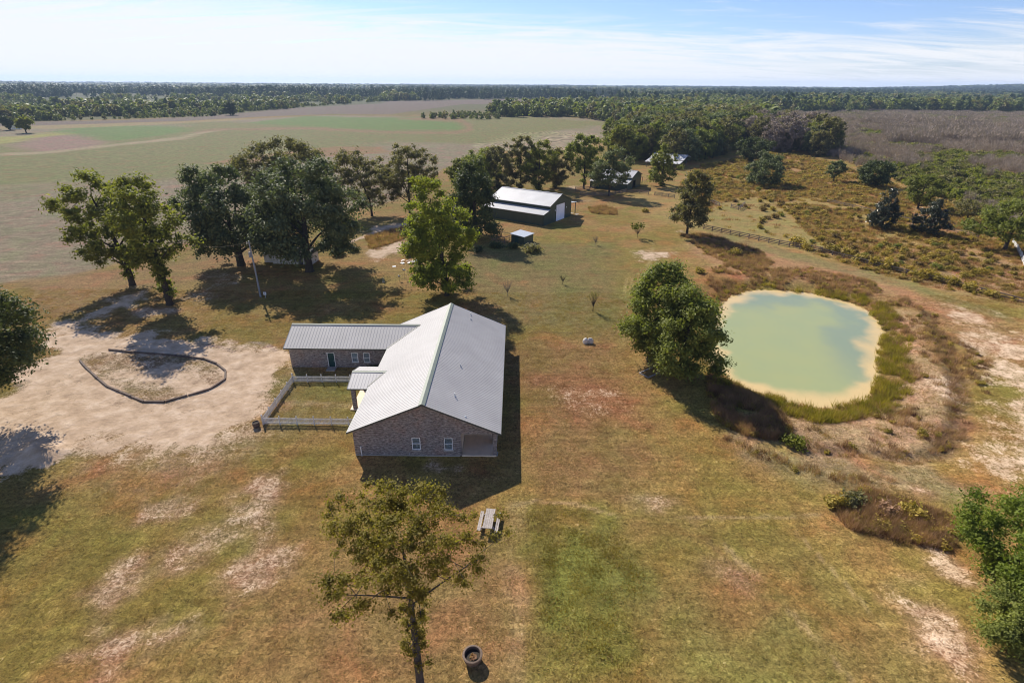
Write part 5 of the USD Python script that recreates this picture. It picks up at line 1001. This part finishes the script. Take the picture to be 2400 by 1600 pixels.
for p in cnd:
    r = 6.5 * max(1, np.hypot(*p) / 420)
    if all((p[0] - q[0]) ** 2 + (p[1] - q[1]) ** 2 > r * r for q in sel): sel.append(p)
sel.sort(key=lambda p: np.hypot(*p)); FARSEL = sel[290:]; sel = sel[:290]
KIND = [('wood_tree', 'dark green tree of the wood beyond the barns', 'dark', dome), ('wood_tree', 'mid green tree of the wood beyond the barns', 'green', oval), ('wood_tree', 'olive brown tree of the wood beyond the barns', 'olive', vase), ('wood_tree', 'yellowish green tree of the wood beyond the barns', 'pecan', oval), ('wood_tree', 'grey green tree of the wood beyond the barns', 'live', dome), ('wood_tree', 'grey brown half bare tree at the thin right end of the wood', 'twig', vase)]
first = {}
for i, p in enumerate(sel):
    k = int(rng.choice(5, p=[.12, .27, .25, .22, .14])); qx = project(np.array([*p, 0]))[0][0] / K; k = 5 if (qx > 1700 and rng.random() < .5) else (2 if qx > 1700 and k in (0, 1) else k); nm, lab, lm, prof = KIND[k]; grp = 'trees of the wood beyond the barns'
    d = np.hypot(*p); s = float(rng.uniform(.75, 1.2)); wd = max(1.0, d / 520); sc3 = (s * wd, s * wd, s)
    if k not in first: first[k] = wood_proto(nm, lab, L[lm], prof, 16, 5.2, .12, 60, 1.6, 5200, .48, at(*p), sc3, grp, low=4)
    else: copy_of(first[k], at(*p), float(rng.uniform(0, 360)), sc3, lab, grp)

def far_tree(rng, h, R, prof, n, leaf, cb=.12):
    c, r = crown_clumps(rng, h, h * cb, R, prof, 16, R * .42); v, f = leaf_cards(rng, c, r, n, leaf, .8, .6, .8)
    m = MB().add(v, f).tube([(0, 0, -1), (0, 0, h * .6)], [.3, .15], 4, False); return m.mesh()
rngf = np.random.default_rng(21)
fp = [(far_tree(rngf, 15, 5.5, dome, 260, 1.5), L['farwood']), (far_tree(rngf, 13, 5.0, oval, 240, 1.4), L['farwood']), (far_tree(rngf, 19, 3.6, cone, 240, 1.2), L['pine']), (far_tree(rngf, 17, 4.2, oval, 240, 1.3, .3), L['pine']), (far_tree(rngf, 12, 5.2, ball, 240, 1.4), L['green']), (far_tree(rngf, 13, 5.0, vase, 240, 1.4), L['olive']), (far_tree(rngf, 8, 4.6, ball, 220, 1.2, .02), L['yellow'])]
OPEN = [poly(p) for p in ([(150, 226), (170, 219), (280, 220), (290, 226)], [(590, 229), (610, 226.5), (690, 226.5), (700, 229)], [(1490, 216), (1640, 215.5), (1650, 217.2), (1500, 217.5)], [(1790, 222), (1890, 221), (1890, 224), (1800, 226)], [(2220, 232), (2300, 229), (2300, 234), (2230, 236)], [(290, 222), (430, 221), (440, 226), (300, 228)],
                          [(880, 243), (960, 233.5), (1150, 232), (1320, 236), (1300, 262), (1150, 262), (1060, 245), (900, 262), (780, 266)], [(230, 240), (380, 236), (520, 232), (560, 235), (520, 246), (400, 252), (250, 250)])]
FIELDS = [GEO_Z[i][0] for i in (0, 2)]
def density_wood(n, r0, r1, base):
    """trees spaced in proportion to their distance"""
    u = rngf.random(n); r = r0 * (r1 / r0) ** u; th = rngf.uniform(-.80, .80, n); return np.sin(th) * r, np.cos(th) * r
X, Y = density_wood(62000, 640, 9800, 9)
NEARF = [poly([(-1500, 340), (-300, 300), (80, 279), (300, 274), (480, 268), (560, 258), (650, 251), (880, 239), (960, 233), (1400, 236), (1480, 250), (1700, 255), (1790, 262), (2000, 262), (2352, 268), (2900, 300), (2900, 170), (-1500, 170)])]
px, py, pz = project(np.stack([X, Y, np.zeros_like(X)], -1))
xs = [-600, 80, 300, 480, 560, 650, 880, 960, 1150, 1400, 1480, 1600, 1790, 2000, 2352, 3000]; ys = [330, 279, 273.5, 268, 258, 251, 240, 233.5, 233, 236, 248, 252, 262, 258, 262, 280]
k = py / K < np.interp(px / K, xs, ys)
k &= (nz(X, Y, 230., 51, 3) > .39) | (np.hypot(X, Y) > 4500)
for o in OPEN + FIELDS: k &= sdf(o, X, Y) < 3
X, Y, px, py = X[k], Y[k], px[k], py[k]
scrubby = (px / K < 880) & (py / K > 227)
k = ~scrubby | (nz(X, Y, 60., 17, 3) > .45); X, Y, px, py, scrubby = X[k], Y[k], px[k], py[k], scrubby[k]
D = np.hypot(X, Y); pine = nz(X, Y, 500., 33, 2) > .55; pine |= (px / K > 965) & (px / K < 1420) & (py / K > 214)
idx = np.where(pine, rngf.choice([2, 3], len(X)), rngf.choice([0, 1, 4, 5, 3], len(X), p=[.27, .24, .17, .2, .12]))
idx = np.where(scrubby, rngf.choice([0, 1, 4, 5, 6], len(X), p=[.2, .2, .25, .2, .15]), idx)
sz = rngf.uniform(.5, 1.25, len(X)) * (.75 + .5 * nz(X, Y, 120., 61, 2)); sz = np.where(scrubby, sz * np.where(nz(X, Y, 90., 5, 2) > .52, .75, .38), sz)
sxy = sz * np.clip(D / 1500, 1, 2.6)
instancer('far_wood', fp, np.stack([X, Y, ground_z(X, Y)], -1), idx, sxy, rngf.uniform(0, 6.28, len(X)), label='far off woods spreading to the horizon', cat='wood', sz=sz / sxy)
# hedge clumps on the plain
HED = [poly([(960, 272), (1060, 262), (1130, 268), (1150, 274), (1060, 276)]), poly([(1110, 262), (1150, 258), (1290, 264), (1290, 268), (1150, 270)])]
X, Y = [], []
for i, pg in enumerate(HED): a, b_ = scatter(pg, 160 if i else 120, 0); X.append(a); Y.append(b_)
n0 = len(X[0]); X, Y = np.concatenate(X), np.concatenate(Y); s = np.where(np.arange(len(X)) < n0, rngf.uniform(.25, .45, len(X)), rngf.uniform(.6, 1.1, len(X)))
fs = np.array(FARSEL).reshape(-1, 2); X = np.r_[X, fs[:, 0]]; Y = np.r_[Y, fs[:, 1]]; s = np.r_[s, rngf.uniform(.8, 1.25, len(fs))]
instancer('hedgerow', [fp[0], fp[1], fp[4], fp[5]], np.stack([X, Y, ground_z(X, Y)], -1), rngf.choice(4, len(X)), s, rngf.uniform(0, 6.28, len(X)), label='green hedgerow trees and bushes dividing the far fields', cat='hedge')
# the grey leafless thicket on the right
def bare(rng, n, h, R):
    a = rng.uniform(0, 6.28, n); r = R * rng.random(n) ** .5; z = h * rng.uniform(.15, 1.0, n); b = np.stack([np.cos(a) * r * (.35 + .65 * z / h), np.sin(a) * r * (.35 + .65 * z / h), z * .8], -1)
    d = np.stack([np.cos(a) * .35, np.sin(a) * .35, np.ones(n)], -1) + rng.normal(size=(n, 3)) * .3; d /= np.linalg.norm(d, axis=1, keepdims=True); l = h * rng.uniform(.14, .3, n)
    s = rng.normal(size=(n, 3)); s /= np.linalg.norm(s, axis=1, keepdims=True); s *= .05
    v = np.stack([b - s, b + s, b + d * l[:, None]], 1).reshape(-1, 3); m = MB().add(v, np.arange(3 * n).reshape(-1, 3)).tube([(0, 0, -.3), (0, 0, h * .8)], [.09, .03], 4, False); return m.mesh()
THICK = poly([(1790, 262), (2000, 258), (2352, 262), (2900, 290), (2900, 640), (2352, 545), (2250, 500), (2120, 440), (2000, 395), (1900, 360), (1860, 345), (1800, 320)])
x0, y0, x1, y1 = THICK.bounds
n = 90000; X = rngf.uniform(x0, x1, n); Y = rngf.uniform(y0, y1, n); k = sdf(THICK, X, Y) > 0; X, Y = X[k], Y[k]; D = np.hypot(X, Y)
k = (rngf.random(len(X)) < np.clip((330 / D) ** 1.6, .05, 1)) & (project(np.stack([X, Y, np.zeros_like(X)], -1))[0] < 2560); X, Y, D = X[k], Y[k], D[k]
px, py, _ = project(np.stack([X, Y, np.zeros_like(X)], -1)); px, py = px / K, py / K
edge = py > np.interp(px, [1800, 1900, 2000, 2120, 2352, 2600], [322, 338, 362, 405, 490, 560])
gn = nz(X, Y, 22., 8, 3); green = np.where(edge, gn > .46, gn > .535)
idx = np.where(green, rngf.choice([2, 3, 4], len(X), p=[.25, .4, .35]), rngf.choice([0, 1], len(X)))
s = rngf.uniform(.5, 1.2, len(X)) * np.where(green, rngf.uniform(.6, 1.5, len(X)), 1.0); tall = (py < 335) & (py > 300) & (px > 2030); tall |= (py < 292) & (py > 284) & (px > 1980) & (px < 2250); s = np.where(tall & ~green, s * 1.7, s); sxy = s * np.clip(D / 330, 1, 3.0)
thk = [(bare(rngf, 170, 5.0, 1.6), L['twig']), (bare(rngf, 150, 4.2, 1.8), L['twig']), (bush_mesh(rngf, 220, .30, 1.3, 1.6, 8), L['yellow']), (bush_mesh(rngf, 220, .30, 1.2, 1.7, 8), L['olive']), (bush_mesh(rngf, 220, .30, 1.2, 1.7, 8), L['pecan'])]
instancer('grey_thicket', thk, np.stack([X, Y, ground_z(X, Y)], -1), idx, sxy, rngf.uniform(0, 6.28, len(X)), label='grey leafless thicket with yellow green shrubs filling the low ground', cat='thicket', sz=s / sxy)
# dark shrubs beside the small shed and under the oaks
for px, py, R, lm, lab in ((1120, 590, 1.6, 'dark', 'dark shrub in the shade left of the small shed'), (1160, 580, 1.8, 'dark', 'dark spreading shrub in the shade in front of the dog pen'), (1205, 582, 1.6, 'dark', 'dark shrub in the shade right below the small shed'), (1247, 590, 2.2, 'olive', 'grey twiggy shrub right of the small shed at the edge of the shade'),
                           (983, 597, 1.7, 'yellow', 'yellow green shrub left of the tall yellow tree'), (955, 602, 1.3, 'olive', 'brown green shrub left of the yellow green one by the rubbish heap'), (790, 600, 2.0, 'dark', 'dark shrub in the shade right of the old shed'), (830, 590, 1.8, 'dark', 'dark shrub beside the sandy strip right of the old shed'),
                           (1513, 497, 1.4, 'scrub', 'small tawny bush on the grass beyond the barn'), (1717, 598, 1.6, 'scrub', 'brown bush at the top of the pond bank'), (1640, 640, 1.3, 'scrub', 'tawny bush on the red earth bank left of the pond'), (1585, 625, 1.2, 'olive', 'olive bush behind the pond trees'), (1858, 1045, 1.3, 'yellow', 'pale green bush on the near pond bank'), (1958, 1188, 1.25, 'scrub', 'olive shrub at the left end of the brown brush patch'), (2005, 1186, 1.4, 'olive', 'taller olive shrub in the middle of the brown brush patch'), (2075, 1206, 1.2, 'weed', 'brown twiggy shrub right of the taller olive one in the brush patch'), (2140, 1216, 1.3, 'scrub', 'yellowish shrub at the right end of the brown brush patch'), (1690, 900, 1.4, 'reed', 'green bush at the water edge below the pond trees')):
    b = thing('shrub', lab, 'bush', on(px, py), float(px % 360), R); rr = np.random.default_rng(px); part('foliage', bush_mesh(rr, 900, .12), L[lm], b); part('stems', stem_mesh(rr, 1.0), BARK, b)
b = thing('wall_shrub', 'dark shrub growing under the right window of the house wing', 'bush', (HX - 9.6, HY + 18.5, 0), 0, .9); rr = np.random.default_rng(4); part('foliage', bush_mesh(rr, 500, .12), L['dark'], b); part('stems', stem_mesh(rr, 1.0), BARK, b)

# ------------------------------------------------------------------ haze over the plain
if HAZE_DENSITY:
    hz = usdkit.material(stage, '/World/Looks/haze_air', {'v': ('principled_volume', {'color': (.52, .70, 1.0), 'density': HAZE_DENSITY, 'anisotropy': .2})}, volume='v.volume')
    keys(usdkit.mesh(stage, '/World/haze', MB().box((0, 5500, 38), (24000, 13000, 130)).mesh(), hz).GetPrim(), kind='stuff')
